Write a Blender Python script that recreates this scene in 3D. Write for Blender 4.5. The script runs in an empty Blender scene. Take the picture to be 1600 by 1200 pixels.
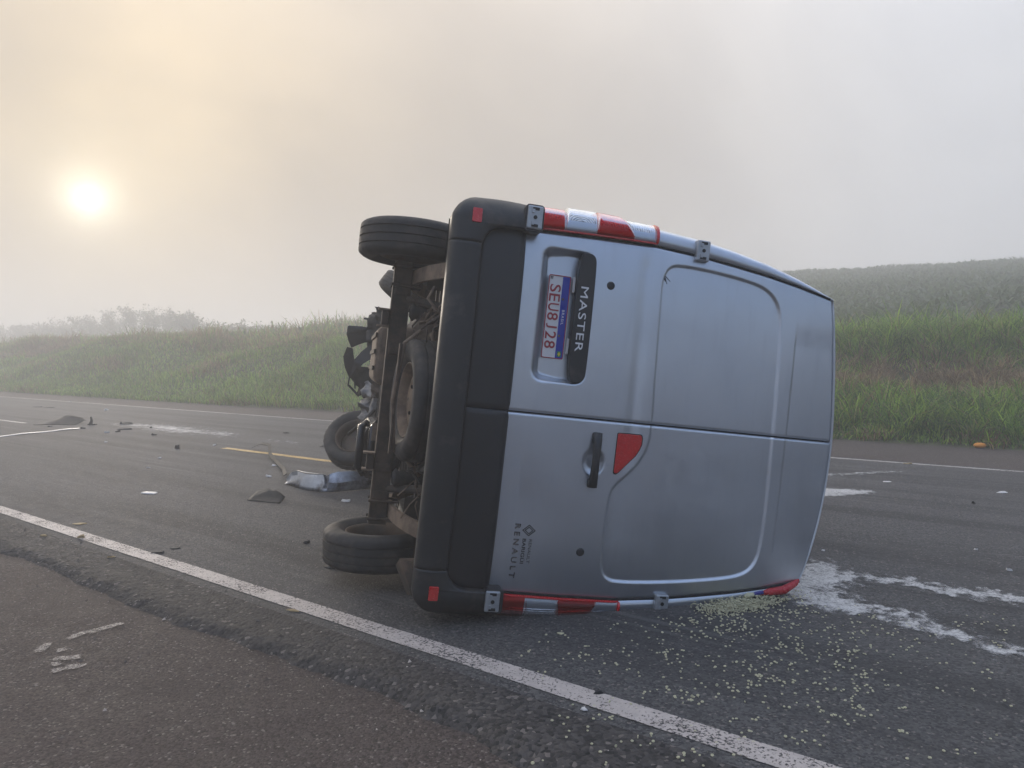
import bpy, bmesh, math, random
import numpy as np
from mathutils import Vector, Matrix, Euler
random.seed(7)
rng = np.random.default_rng(11)
SC = bpy.context.scene
COL = SC.collection
R = math.radians

# ------------------------------------------------------------------ camera
CAM_H = 1.32
cam = bpy.data.cameras.new('camera')
cam.sensor_width = 36.0
cam.lens = 36.0 * 1150.0 / 1600.0
cam.clip_start = 0.05
cam.clip_end = 2000.0
cam_o = bpy.data.objects.new('camera', cam)
COL.objects.link(cam_o)
cam_o.location = (0, 0, CAM_H)
cam_o.rotation_euler = (R(90) - math.atan(33.0 / 1150.0), 0, 0)
SC.camera = cam_o

# ------------------------------------------------------------------ world
SUN_AZ, SUN_EL = R(-29.8), R(10.9)
SUN_DIR = Vector((math.sin(SUN_AZ) * math.cos(SUN_EL), math.cos(SUN_AZ) * math.cos(SUN_EL), math.sin(SUN_EL)))


class NT:
    """small node-tree writer"""
    def __init__(self, tree):
        self.t = tree
        tree.nodes.clear()

    def n(self, kind, **kw):
        nd = self.t.nodes.new(kind)
        for k, v in kw.items():
            if k.startswith('i_'):
                self.set(nd, k[2:], v)
            else:
                setattr(nd, k, v)
        return nd

    def set(self, nd, key, v):
        s = nd.inputs[int(key)] if key.isdigit() else nd.inputs[key.replace('_', ' ')]
        if hasattr(v, 'is_output'):
            self.t.links.new(v, s)
        else:
            s.default_value = v

    def m(self, op, a, b=0.0, c=None, clamp=False):
        nd = self.t.nodes.new('ShaderNodeMath')
        nd.operation = op
        nd.use_clamp = clamp
        for i, v in enumerate((a, b, c)):
            if v is not None:
                self.set(nd, str(i), v)
        return nd.outputs[0]

    def mix(self, f, a, b, blend='MIX'):
        nd = self.t.nodes.new('ShaderNodeMix')
        nd.data_type = 'RGBA'
        nd.blend_type = blend
        for k, v in ((0, f), (6, a), (7, b)):
            if hasattr(v, 'is_output'):
                self.t.links.new(v, nd.inputs[k])
            else:
                nd.inputs[k].default_value = v if k == 0 else (tuple(v) + (1,))[:4]
        return nd.outputs[2]

    def rng(self, v, a, b, c=0.0, d=1.0, smooth=False):
        nd = self.t.nodes.new('ShaderNodeMapRange')
        nd.interpolation_type = 'SMOOTHSTEP' if smooth else 'LINEAR'
        for i, x in enumerate((v, a, b, c, d)):
            self.set(nd, str(i), x)
        return nd.outputs[0]

    def noise(self, vec, scale, detail=4.0, rough=0.55, dist=0.0):
        nd = self.t.nodes.new('ShaderNodeTexNoise')
        if vec is not None:
            self.set(nd, 'Vector', vec)
        self.set(nd, 'Scale', scale)
        self.set(nd, 'Detail', detail)
        self.set(nd, 'Roughness', rough)
        self.set(nd, 'Distortion', dist)
        return nd.outputs[0]

    def vor(self, vec, scale, feature='F1'):
        nd = self.t.nodes.new('ShaderNodeTexVoronoi')
        nd.feature = feature
        if vec is not None:
            self.set(nd, 'Vector', vec)
        self.set(nd, 'Scale', scale)
        return nd

    def mapping(self, vec, scale=(1, 1, 1), loc=(0, 0, 0), rot=(0, 0, 0)):
        nd = self.t.nodes.new('ShaderNodeMapping')
        self.set(nd, 'Vector', vec)
        nd.inputs['Scale'].default_value = scale
        nd.inputs['Location'].default_value = loc
        nd.inputs['Rotation'].default_value = rot
        return nd.outputs[0]

    def bump(self, h, strength, dist, normal=None):
        nd = self.t.nodes.new('ShaderNodeBump')
        self.set(nd, 'Strength', strength)
        self.set(nd, 'Distance', dist)
        self.set(nd, 'Height', h)
        if normal is not None:
            self.set(nd, 'Normal', normal)
        return nd.outputs[0]


world = bpy.data.worlds.new('World')
SC.world = world
world.use_nodes = True
W = NT(world.node_tree)
tc = W.n('ShaderNodeTexCoord')
dirv = tc.outputs['Generated']
sky = W.n('ShaderNodeTexSky', sky_type='NISHITA', sun_disc=False, sun_elevation=SUN_EL, sun_rotation=SUN_AZ,
          altitude=600.0, air_density=1.0, dust_density=1.0, ozone_density=1.5)
dt = W.n('ShaderNodeVectorMath', operation='DOT_PRODUCT')
W.set(dt, '0', dirv)
dt.inputs[1].default_value = SUN_DIR
dot = dt.outputs['Value']
sep = W.n('ShaderNodeSeparateXYZ')
W.set(sep, '0', dirv)
el = sep.outputs['Z']
dpos = W.m('MAXIMUM', dot, 0.0)
# fog bank colour: warm near the sun, cool grey away from it (values are for strength 0.1)
cloud = W.noise(dirv, 2.3, 4.0, 0.5, 0.4)
cl2 = W.rng(cloud, 0.38, 0.66, 0.0, 1.0, True)
warmf = W.rng(dot, 0.45, 0.97, 0.0, 1.0, True)
coolf = W.rng(dot, 0.50, -0.40, 0.0, 1.0, True)
fogc = W.mix(coolf, (6.8, 6.92, 7.25), (2.9, 4.0, 6.4))
fogc = W.mix(warmf, fogc, (5.3, 4.7, 4.05))
fogc = W.mix(1.0, fogc, W.mix(cl2, (0.95, 0.95, 0.96), (1.11, 1.105, 1.10)), 'MULTIPLY')
# like any overcast, it brightens smoothly toward the zenith
lift = W.m('ADD', 1.0, W.m('MULTIPLY', W.rng(el, 0.22, 1.0, 0.0, 1.0, True), 2.0))
lf = W.n('ShaderNodeVectorMath', operation='SCALE')
W.set(lf, '0', fogc)
W.set(lf, 'Scale', lift)
fogc = lf.outputs[0]
# glow of the sun through the fog, broken up by drifting mist
d2 = W.n('ShaderNodeVectorMath', operation='DOT_PRODUCT')
W.set(d2, '0', dirv)
GD = Vector((math.sin(R(-28)) * math.cos(R(17)), math.cos(R(-28)) * math.cos(R(17)), math.sin(R(17))))   # thinner mist above the sun
d2.inputs[1].default_value = GD
g1 = W.m('MULTIPLY', W.m('POWER', W.m('MAXIMUM', d2.outputs['Value'], 0.0), 30.0), W.rng(cloud, 0.30, 0.65, 0.4, 1.05))
g2 = W.m('POWER', dpos, 130.0)
g3 = W.m('POWER', dpos, 900.0)
core = W.m('ADD', W.m('MULTIPLY', W.m('POWER', dpos, 2400.0), 0.42), W.m('MULTIPLY', W.m('POWER', dpos, 12000.0), 0.6))


def addc(a, f, col):
    nd = W.n('ShaderNodeVectorMath', operation='SCALE')
    nd.inputs[0].default_value = col
    W.set(nd, 'Scale', f)
    ad = W.n('ShaderNodeVectorMath', operation='ADD')
    W.set(ad, '0', a)
    W.set(ad, '1', nd.outputs[0])
    return ad.outputs[0]


fogc = addc(fogc, g1, (3.3, 2.2, 0.55))
fogc = addc(fogc, g2, (1.1, 0.95, 0.5))
fogc = addc(fogc, g3, (2.2, 2.0, 1.4))
fogc = addc(fogc, core, (13.0, 12.5, 11.0))
# the fog lies thick low down and toward the sun, and thins overhead and away from the sun to blue sky
thin_up = W.rng(el, 0.55, 1.0, 0.0, 0.35, True)
thin_back = W.rng(dot, 0.2, -0.7, 0.0, 0.45, True)
cover = W.m('MULTIPLY', W.m('SUBTRACT', 1.0, thin_up), W.m('SUBTRACT', 1.0, thin_back))
col = W.mix(cover, sky.outputs[0], fogc)
bg = W.n('ShaderNodeBackground', i_Strength=0.1)
W.set(bg, 'Color', col)
wo = W.n('ShaderNodeOutputWorld')
W.set(wo, 'Surface', bg.outputs[0])

# ------------------------------------------------------------------ sun
sl = bpy.data.lights.new('sun', 'SUN')
sl.energy = 2.0
sl.angle = R(13)
sl.color = (1.0, 0.88, 0.74)
so = bpy.data.objects.new('sun', sl)
COL.objects.link(so)
so.rotation_euler = (-SUN_DIR).to_track_quat('-Z', 'Y').to_euler()
so.location = SUN_DIR * 50

# ------------------------------------------------------------------ exposure
SC.view_settings.view_transform = 'Standard'
SC.view_settings.look = 'None'
SC.view_settings.exposure = 0.0
SC.view_settings.gamma = 1.0
SC.view_settings.use_curve_mapping = False
SC.cycles.use_denoising = True
SC.cycles.max_bounces = 5
SC.cycles.diffuse_bounces = 3
SC.cycles.glossy_bounces = 3
SC.cycles.volume_bounces = 1
SC.cycles.transparent_max_bounces = 8
SC.cycles.sample_clamp_indirect = 6.0
SC.cycles.use_adaptive_sampling = True
SC.cycles.adaptive_threshold = 0.03

# ------------------------------------------------------------------ helpers
def tag(o, label=None, cat=None, group=None, kind=None):
    if label: o['label'] = label
    if cat: o['category'] = cat
    if group: o['group'] = group
    if kind: o['kind'] = kind
    return o


def mobj(name, verts, faces, mat, parent=None, smooth=False, loc=None):
    me = bpy.data.meshes.new(name)
    me.from_pydata([tuple(v) for v in verts] if not isinstance(verts, np.ndarray) else verts.tolist(), [], faces)
    me.materials.append(mat)
    if smooth:
        me.polygons.foreach_set('use_smooth', [True] * len(me.polygons))
    me.update()
    o = bpy.data.objects.new(name, me)
    COL.objects.link(o)
    if parent: o.parent = parent
    if loc: o.location = loc
    return o


def empty(name, loc=(0, 0, 0), rz=0.0):
    o = bpy.data.objects.new(name, None)
    COL.objects.link(o)
    o.location = loc
    o.rotation_euler = (0, 0, rz)
    o.empty_display_size = 0.2
    return o


def bevel(o, w, seg=2):
    md = o.modifiers.new('bevel', 'BEVEL')
    md.width = w
    md.segments = seg
    md.limit_method = 'ANGLE'
    md.angle_limit = R(35)
    md.harden_normals = False
    return o


class MB:
    def __init__(self):
        self.v, self.f = [], []

    def add(self, vs, fs):
        b = len(self.v)
        self.v += [tuple(p) for p in vs]
        self.f += [tuple(b + i for i in q) for q in fs]
        return self

    def box(self, c, s, rot=None):
        hx, hy, hz = s[0] / 2, s[1] / 2, s[2] / 2
        vs = [Vector((x, y, z)) for x in (-hx, hx) for y in (-hy, hy) for z in (-hz, hz)]
        if rot: vs = [Euler(rot).to_matrix() @ p for p in vs]
        vs = [p + Vector(c) for p in vs]
        return self.add(vs, [(0, 1, 3, 2), (4, 6, 7, 5), (0, 4, 5, 1), (2, 3, 7, 6), (0, 2, 6, 4), (1, 5, 7, 3)])

    def tube(self, pts, r, n=8, cap=True):
        pts = [Vector(p) for p in pts]
        rs = r if isinstance(r, (list, tuple)) else [r] * len(pts)
        vs, fs = [], []
        prev = None
        for i, p in enumerate(pts):
            d = (pts[min(i + 1, len(pts) - 1)] - pts[max(i - 1, 0)])
            d = d.normalized() if d.length > 1e-9 else Vector((0, 0, 1))
            a = prev if prev is not None else (Vector((0, 0, 1)) if abs(d.z) < 0.9 else Vector((1, 0, 0)))
            a = (a - d * a.dot(d))
            a = a.normalized() if a.length > 1e-6 else d.orthogonal().normalized()
            prev = a
            b = d.cross(a)
            for k in range(n):
                t = 2 * math.pi * k / n
                vs.append(p + (a * math.cos(t) + b * math.sin(t)) * rs[i])
        for i in range(len(pts) - 1):
            for k in range(n):
                fs.append((i * n + k, i * n + (k + 1) % n, (i + 1) * n + (k + 1) % n, (i + 1) * n + k))
        if cap:
            fs.append(tuple(range(n))[::-1])
            fs.append(tuple((len(pts) - 1) * n + k for k in range(n)))
        return self.add(vs, fs)

    def lathe(self, prof, n=48, axis='X', c=(0, 0, 0), closed=True):
        """prof: (along axis, radius)"""
        vs, fs = [], []
        m = len(prof)
        for k in range(n):
            t = 2 * math.pi * k / n
            for a, r in prof:
                p = (a, r * math.cos(t), r * math.sin(t))
                if axis == 'Y': p = (r * math.cos(t), a, -r * math.sin(t))
                if axis == 'Z': p = (r * math.cos(t), r * math.sin(t), a)
                vs.append((p[0] + c[0], p[1] + c[1], p[2] + c[2]))
        for k in range(n):
            for i in range(m if closed else m - 1):
                j = (i + 1) % m
                fs.append((k * m + i, k * m + j, ((k + 1) % n) * m + j, ((k + 1) % n) * m + i))
        return self.add(vs, fs)

    def prism(self, poly, y0, y1, plane='XZ'):
        """poly in (a,b); extruded between y0 and y1 along the third axis"""
        n = len(poly)
        def P(a, b, c): return (a, c, b) if plane == 'XZ' else (a, b, c)
        vs = [P(a, b, y0) for a, b in poly] + [P(a, b, y1) for a, b in poly]
        fs = [tuple(range(n)), tuple(range(2 * n - 1, n - 1, -1))]
        for i in range(n):
            j = (i + 1) % n
            fs.append((i, i + n, j + n, j))
        return self.add(vs, fs)

    def build(self, name, mat, parent=None, smooth=False, bev=0.0, fix=True):
        o = mobj(name, self.v, self.f, mat, parent, smooth)
        if fix:
            bm = bmesh.new()
            bm.from_mesh(o.data)
            bmesh.ops.recalc_face_normals(bm, faces=bm.faces)
            bm.to_mesh(o.data)
            bm.free()
        if bev: bevel(o, bev)
        return o


def grid_faces(nu, nv):
    """vertices laid out index = i*nv + j, i<nu, j<nv"""
    i, j = np.meshgrid(np.arange(nu - 1), np.arange(nv - 1), indexing='ij')
    a = (i * nv + j).ravel()
    return np.stack([a, a + nv, a + nv + 1, a + 1], 1).tolist()


def grid_obj(name, P, mat, parent=None, smooth=True, flip=False, thick=0.0):
    nu, nv = P.shape[:2]
    fs = grid_faces(nu, nv)
    if flip: fs = [f[::-1] for f in fs]
    o = mobj(name, P.reshape(-1, 3), fs, mat, parent, smooth)
    if thick:
        md = o.modifiers.new('solid', 'SOLIDIFY')
        md.thickness = thick
        md.offset = -1.0
    return o


def sstep(a, b, x):
    t = np.clip((np.asarray(x, float) - a) / (b - a), 0, 1)
    return t * t * (3 - 2 * t)


def hash2(ix, iy, seed=0):
    h = (ix.astype(np.int64) * 374761393 + iy.astype(np.int64) * 668265263 + seed * 1442695041) & 0xffffffff
    h = ((h ^ (h >> 13)) * 1274126177) & 0xffffffff
    return ((h ^ (h >> 16)) & 0xffffff) / float(0xffffff)


def vnoise(x, y, seed=0):
    x = np.asarray(x, float); y = np.asarray(y, float)
    ix, iy = np.floor(x), np.floor(y)
    fx, fy = x - ix, y - iy
    fx = fx * fx * (3 - 2 * fx); fy = fy * fy * (3 - 2 * fy)
    a = hash2(ix, iy, seed); b = hash2(ix + 1, iy, seed); c = hash2(ix, iy + 1, seed); d = hash2(ix + 1, iy + 1, seed)
    return (a * (1 - fx) + b * fx) * (1 - fy) + (c * (1 - fx) + d * fx) * fy


def fbm(x, y, oct=4, seed=0):
    s, a, t = 0.0, 0.5, 0.0
    for o in range(oct):
        s = s + a * vnoise(np.asarray(x) * 2 ** o, np.asarray(y) * 2 ** o, seed + o * 17)
        t += a
        a *= 0.5
    return s / t


def sdf_poly(px, py, poly):
    """signed distance, negative inside"""
    d = np.full(px.shape, 1e9)
    ins = np.zeros(px.shape, bool)
    n = len(poly)
    for i in range(n):
        ax, ay = poly[i]; bx, by = poly[(i + 1) % n]
        ex, ey = bx - ax, by - ay
        wx, wy = px - ax, py - ay
        t = np.clip((wx * ex + wy * ey) / (ex * ex + ey * ey + 1e-12), 0, 1)
        d = np.minimum(d, (wx - ex * t) ** 2 + (wy - ey * t) ** 2)
        c = ((ay > py) != (by > py)) & (px < (bx - ax) * (py - ay) / (by - ay + 1e-12) + ax)
        ins ^= c
    d = np.sqrt(d)
    return np.where(ins, -d, d)


def chaikin(poly, it=2):
    for _ in range(it):
        q = []
        for i in range(len(poly)):
            a, b = poly[i], poly[(i + 1) % len(poly)]
            q.append((a[0] * .75 + b[0] * .25, a[1] * .75 + b[1] * .25))
            q.append((a[0] * .25 + b[0] * .75, a[1] * .25 + b[1] * .75))
        poly = q
    return poly


def rrect(x0, x1, z0, z1, r, n=5):
    pts = []
    for cx, cz, a0 in ((x1 - r, z1 - r, 0), (x0 + r, z1 - r, 90), (x0 + r, z0 + r, 180), (x1 - r, z0 + r, 270)):
        for k in range(n + 1):
            a = R(a0 + 90 * k / n)
            pts.append((cx + r * math.cos(a), cz + r * math.sin(a)))
    return pts


# ------------------------------------------------------------------ materials
def new_mat(name):
    m = bpy.data.materials.new(name)
    m.use_nodes = True
    return m, NT(m.node_tree)


def finish(N, bsdf):
    out = N.n('ShaderNodeOutputMaterial')
    N.set(out, 'Surface', bsdf.outputs[0])


def simple(name, col, rough=0.5, metal=0.0, spec=0.5, var=0.15, vscale=6.0, bump=0.0, bscale=60.0, bdist=0.002, coat=0.0,
           dirt=None, dirt_amt=0.0, dirt_scale=3.0):
    m, N = new_mat(name)
    co = N.n('ShaderNodeTexCoord').outputs['Object']
    nz = N.noise(co, vscale, 5.0, 0.6)
    c = N.mix(N.rng(nz, 0.3, 0.7), [x * (1 - var) for x in col], [min(1, x * (1 + var)) for x in col])
    if dirt:
        dn = N.rng(N.noise(co, dirt_scale, 6.0, 0.65), 0.62 - dirt_amt * 0.4, 0.75 - dirt_amt * 0.3)
        c = N.mix(dn, c, dirt)
    b = N.n('ShaderNodeBsdfPrincipled', i_Metallic=metal)
    N.set(b, 'Base Color', c)
    N.set(b, 'Roughness', N.rng(N.noise(co, vscale * 3, 4.0), 0.3, 0.7, max(0.02, rough - 0.06), min(1, rough + 0.06)))
    N.set(b, 'Specular IOR Level', spec)
    if coat:
        N.set(b, 'Coat Weight', coat)
        N.set(b, 'Coat Roughness', 0.08)
    if bump:
        N.set(b, 'Normal', N.bump(N.noise(co, bscale, 4.0, 0.6), bump, bdist))
    finish(N, b)
    return m


def asphalt(name, dark, light, tint, streak=True, gs=95.0, rough=(0.75, 0.92), relief=1.0):
    m, N = new_mat(name)
    co = N.n('ShaderNodeTexCoord').outputs['Object']
    grain = N.vor(co, gs)
    gcol = N.n('ShaderNodeSeparateColor')
    N.set(gcol, '0', grain.outputs['Color'])
    fine = N.noise(co, gs * 2.3, 3.0, 0.7)
    med = N.noise(co, 9.0, 6.0, 0.65)
    big = N.noise(co, 0.7, 4.0, 0.55)
    f = N.m('ADD', N.m('MULTIPLY', gcol.outputs[0], 0.55), N.m('MULTIPLY', fine, 0.35))
    f = N.m('ADD', f, N.m('MULTIPLY', med, 0.35))
    c = N.mix(N.rng(f, 0.34, 0.92), dark, light)
    c = N.mix(N.rng(big, 0.35, 0.68, 0.0, 0.55, True), c, tint)
    if streak:
        st = N.noise(N.mapping(co, (0.10, 2.2, 1.0)), 1.0, 5.0, 0.6, 0.3)
        c = N.mix(N.rng(st, 0.42, 0.66, 0.0, 0.5, True), c, [x * 0.55 for x in dark])
        st2 = N.noise(N.mapping(co, (0.25, 9.0, 1.0), (3, 1, 0)), 1.0, 4.0, 0.6)
        c = N.mix(N.rng(st2, 0.56, 0.74, 0.0, 0.35, True), c, [min(1, x * 1.5) for x in light])
    # bright aggregate chips
    chips = N.m('GREATER_THAN', gcol.outputs[1], 0.965)
    c = N.mix(N.m('MULTIPLY', chips, 0.6), c, (0.22, 0.19, 0.17))
    b = N.n('ShaderNodeBsdfPrincipled')
    N.set(b, 'Base Color', c)
    N.set(b, 'Roughness', N.rng(med, 0.3, 0.7, rough[0], rough[1]))
    N.set(b, 'Specular IOR Level', 0.32)
    h = N.m('ADD', N.m('MULTIPLY', grain.outputs['Distance'], -0.8), N.m('MULTIPLY', fine, 0.6))
    nb = N.bump(h, 0.6, 0.006 * relief)
    nb = N.bump(med, 0.3, 0.007 * relief, nb)
    N.set(b, 'Normal', nb)
    finish(N, b)
    return m


def paint_line(name, col, thr=0.66, scale=75.0, stretch=(1, 1, 1), soft=0.05):
    """worn road paint or powder: the sheet has holes where the aggregate shows through"""
    m, N = new_mat(name)
    co = N.mapping(N.n('ShaderNodeTexCoord').outputs['Object'], stretch)
    w = N.noise(co, scale, 4.0, 0.7)
    v = N.vor(co, scale * 1.3).outputs['Distance']
    w2 = N.noise(co, 3.0, 4.0, 0.6)
    at = N.n('ShaderNodeAttribute', attribute_name='cover').outputs['Fac']
    k = N.m('ADD', N.m('MULTIPLY', w, 0.85), N.m('MULTIPLY', w2, 0.35))
    k = N.m('ADD', k, N.m('MULTIPLY', v, 0.12))
    k = N.m('ADD', k, N.m('MULTIPLY', N.m('SUBTRACT', 1.0, at), 0.75))
    alpha = N.rng(k, thr - soft * 0.5, thr + soft, 1.0, 0.0)
    c = N.mix(N.rng(N.noise(co, 14.0, 5.0, 0.7), 0.3, 0.7), [x * 0.7 for x in col], col)
    b = N.n('ShaderNodeBsdfPrincipled', i_Roughness=0.65)
    N.set(b, 'Base Color', c)
    N.set(b, 'Alpha', alpha)
    N.set(b, 'Normal', N.bump(w, 0.6, 0.004))
    finish(N, b)
    return m


def attr_mat(name, rough=0.6, trans=0.25, attr='tint'):
    m, N = new_mat(name)
    c = N.n('ShaderNodeAttribute', attribute_name=attr).outputs['Color']
    b = N.n('ShaderNodeBsdfPrincipled', i_Roughness=rough)
    N.set(b, 'Base Color', c)
    N.set(b, 'Specular IOR Level', 0.3)
    t = N.n('ShaderNodeBsdfTranslucent')
    N.set(t, 'Color', c)
    mx = N.n('ShaderNodeMixShader', i_0=trans)
    N.set(mx, '1', b.outputs[0])
    N.set(mx, '2', t.outputs[0])
    finish(N, mx)
    return m


def lens_mat(name, tint):
    """clear or coloured moulded cover: tinted see-through plastic with a glossy face"""
    m, N = new_mat(name)
    t = N.n('ShaderNodeBsdfTransparent')
    t.inputs[0].default_value = tuple(tint) + (1,)
    g = N.n('ShaderNodeBsdfGlossy', i_Roughness=0.04)
    g.inputs[0].default_value = (1, 1, 1, 1)
    fr = N.n('ShaderNodeFresnel', i_IOR=1.5)
    mx = N.n('ShaderNodeMixShader')
    N.set(mx, '0', N.m('MULTIPLY', fr.outputs[0], 0.5))
    N.set(mx, '1', t.outputs[0])
    N.set(mx, '2', g.outputs[0])
    finish(N, mx)
    return m


def reflector_mat(name, ring):
    """bright moulded lamp bowl with ribs"""
    m, N = new_mat(name)
    co = N.n('ShaderNodeTexCoord').outputs['Object']
    v = N.vor(co, 55.0).outputs['Distance']
    w = N.n('ShaderNodeTexWave', wave_type='RINGS', rings_direction='SPHERICAL', i_Scale=ring, i_Distortion=1.5, i_Detail=1.0, i_Detail_Scale=4.0)
    N.set(w, 'Vector', N.mapping(co, (1, 1, 1), (0.99, -0.05, -0.36)))
    h = N.m('ADD', N.m('MULTIPLY', w.outputs['Fac'], 0.6), N.m('MULTIPLY', v, 0.5))
    b = N.n('ShaderNodeBsdfPrincipled', i_Roughness=0.25, i_Metallic=0.3)
    N.set(b, 'Base Color', N.mix(N.rng(h, 0.2, 0.75), (0.38, 0.39, 0.41), (0.86, 0.87, 0.89)))
    N.set(b, 'Normal', N.bump(h, 0.7, 0.012))
    finish(N, b)
    return m


M = {}
M['road'] = asphalt('asphalt_road', (0.025, 0.025, 0.026), (0.12, 0.115, 0.112), (0.062, 0.058, 0.056), rough=(0.72, 0.88))
M['shoulder'] = asphalt('asphalt_shoulder', (0.028, 0.022, 0.019), (0.10, 0.077, 0.067), (0.052, 0.039, 0.034), streak=False, gs=110.0)
M['lip'] = asphalt('asphalt_edge', (0.018, 0.017, 0.017), (0.085, 0.077, 0.072), (0.042, 0.037, 0.034), streak=False, gs=60.0, relief=2.2)
M['white_line'] = paint_line('white_road_paint', (0.52, 0.46, 0.42), 0.715)
M['far_line'] = paint_line('worn_white_road_paint', (0.50, 0.46, 0.43), 0.72)
M['yellow_line'] = paint_line('yellow_road_paint', (0.58, 0.38, 0.13), 0.74)
M['powder'] = paint_line('white_powder', (0.60, 0.59, 0.575), 0.70, 70.0, soft=0.24)
M['soil'] = simple('bank_soil', (0.06, 0.065, 0.026), 0.9, var=0.4, vscale=2.0, bump=0.6, bscale=9.0, bdist=0.06)
M['field_soil'] = simple('field_soil', (0.06, 0.06, 0.045), 0.95, var=0.3, vscale=0.6, bump=0.5, bscale=3.0, bdist=0.1)
M['grass'] = attr_mat('grass_blades', 0.5, 0.45)
M['leaf'] = attr_mat('shrub_leaves', 0.6, 0.25)
M['twig'] = simple('shrub_bark', (0.07, 0.058, 0.045), 0.85, var=0.3)
M['grit'] = attr_mat('grit', 0.8, 0.0)


def van_paint():
    m, N = new_mat('silver_metallic_paint')
    co = N.n('ShaderNodeTexCoord').outputs['Object']
    b = N.n('ShaderNodeBsdfPrincipled', i_Metallic=0.88)
    dust = N.m('ADD', N.rng(N.noise(co, 1.7, 5.0, 0.6), 0.42, 0.75, 0.0, 0.45), N.rng(N.noise(N.mapping(co, (1.0, 1.0, 7.0)), 2.5, 4.0, 0.6), 0.52, 0.8, 0.0, 0.35))
    c = N.mix(N.rng(N.noise(co, 0.8, 2.0), 0.3, 0.7), (0.52, 0.55, 0.595), (0.57, 0.60, 0.645))
    c = N.mix(N.m('MULTIPLY', dust, 0.35), c, (0.34, 0.325, 0.31))
    N.set(b, 'Base Color', c)
    N.set(b, 'Roughness', N.m('ADD', 0.30, N.m('MULTIPLY', dust, 0.35)))
    N.set(b, 'Coat Weight', 0.35)
    N.set(b, 'Coat Roughness', 0.12)
    N.set(b, 'Normal', N.bump(N.noise(co, 2.6, 2.0), 0.12, 0.02))
    finish(N, b)
    return m


M['paint'] = van_paint()
M['black'] = simple('black_plastic', (0.013, 0.014, 0.016), 0.5, var=0.2, vscale=5, bump=0.15, bscale=420, bdist=0.001,
                    dirt=(0.06, 0.052, 0.045), dirt_amt=0.25, dirt_scale=4.0)
M['clad'] = simple('dark_door_cladding', (0.010, 0.011, 0.014), 0.42, var=0.15, vscale=4, bump=0.12, bscale=500, bdist=0.001)
M['gap'] = simple('shut_line_black', (0.004, 0.004, 0.004), 0.8)
M['rubber'] = simple('tyre_rubber', (0.020, 0.0195, 0.020), 0.75, var=0.25, vscale=8, bump=0.3, bscale=160, bdist=0.003,
                     dirt=(0.05, 0.042, 0.035), dirt_amt=0.4, dirt_scale=5.0)
M['steel'] = simple('dirty_steel', (0.10, 0.085, 0.07), 0.65, 0.4, var=0.35, vscale=9, bump=0.4, bscale=80,
                    dirt=(0.11, 0.075, 0.05), dirt_amt=0.6, dirt_scale=6.0)
M['rust'] = simple('rusty_brown_steel', (0.085, 0.058, 0.04), 0.8, 0.1, var=0.35, vscale=8, bump=0.5, bscale=70,
                   dirt=(0.035, 0.028, 0.022), dirt_amt=0.5, dirt_scale=7.0)
M['tan'] = simple('dusty_tan_steel', (0.20, 0.145, 0.10), 0.85, 0.0, var=0.25, vscale=7, bump=0.4, bscale=60,
                  dirt=(0.10, 0.07, 0.05), dirt_amt=0.4, dirt_scale=6.0)
M['under'] = simple('underbody_dirt', (0.03, 0.025, 0.021), 0.9, var=0.4, vscale=5, bump=0.5, bscale=40,
                    dirt=(0.06, 0.045, 0.034), dirt_amt=0.4, dirt_scale=4.0)
M['hinge'] = simple('hinge_metal', (0.40, 0.42, 0.44), 0.4, 0.7, var=0.12, vscale=20)
M['bolt'] = simple('dark_bolt', (0.03, 0.03, 0.03), 0.5, 0.5)
M['red_lens'] = lens_mat('red_lens', (0.86, 0.045, 0.05))
M['red_lens2'] = lens_mat('deep_red_lens', (0.78, 0.03, 0.038))
M['clear_lens'] = lens_mat('clear_lens', (0.93, 0.95, 0.97))
M['clear_lens2'] = M['clear_lens']
M['bowl'] = reflector_mat('lamp_bowl', 24)
M['red_refl'] = simple('red_reflector', (0.55, 0.012, 0.014), 0.25, var=0.12, vscale=40, bump=0.25, bscale=180, bdist=0.003, coat=0.6)
M['plate_white'] = simple('plate_white', (0.68, 0.66, 0.65), 0.4, var=0.05, dirt=(0.4, 0.36, 0.33), dirt_amt=0.15)
M['plate_red'] = simple('plate_red', (0.33, 0.025, 0.035), 0.45, var=0.05)
M['plate_blue'] = simple('plate_blue', (0.012, 0.03, 0.32), 0.4, var=0.05)
M['white_letter'] = simple('white_letter', (0.72, 0.72, 0.72), 0.35, var=0.03)
M['chrome'] = simple('chrome_letter', (0.22, 0.22, 0.235), 0.22, 1.0, var=0.03)
M['black_letter'] = simple('black_letter', (0.012, 0.012, 0.013), 0.4, var=0.03)
M['green'] = simple('flag_green', (0.02, 0.22, 0.06), 0.4, var=0.03)
M['yellow'] = simple('flag_yellow', (0.7, 0.55, 0.05), 0.4, var=0.03)
M['gloss_black'] = simple('gloss_black_plastic', (0.02, 0.02, 0.022), 0.22, var=0.2, dirt=(0.08, 0.065, 0.05), dirt_amt=0.2)
M['dark_plastic'] = simple('torn_dark_plastic', (0.020, 0.021, 0.023), 0.7, spec=0.25, var=0.3, bump=0.4, bscale=40, bdist=0.004,
                           dirt=(0.05, 0.045, 0.04), dirt_amt=0.25)
M['alu'] = simple('raw_aluminium', (0.22, 0.21, 0.20), 0.5, 0.5, var=0.4, vscale=14, bump=0.6, bscale=24, bdist=0.02)
M['crumple'] = simple('crumpled_silver_paint', (0.30, 0.33, 0.38), 0.40, 0.8, var=0.2, vscale=5, bump=0.35, bscale=9, bdist=0.015,
                      dirt=(0.06, 0.06, 0.065), dirt_amt=0.3)
M['trim'] = simple('pale_trim_strip', (0.55, 0.54, 0.53), 0.45, 0.2, var=0.1)
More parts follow.
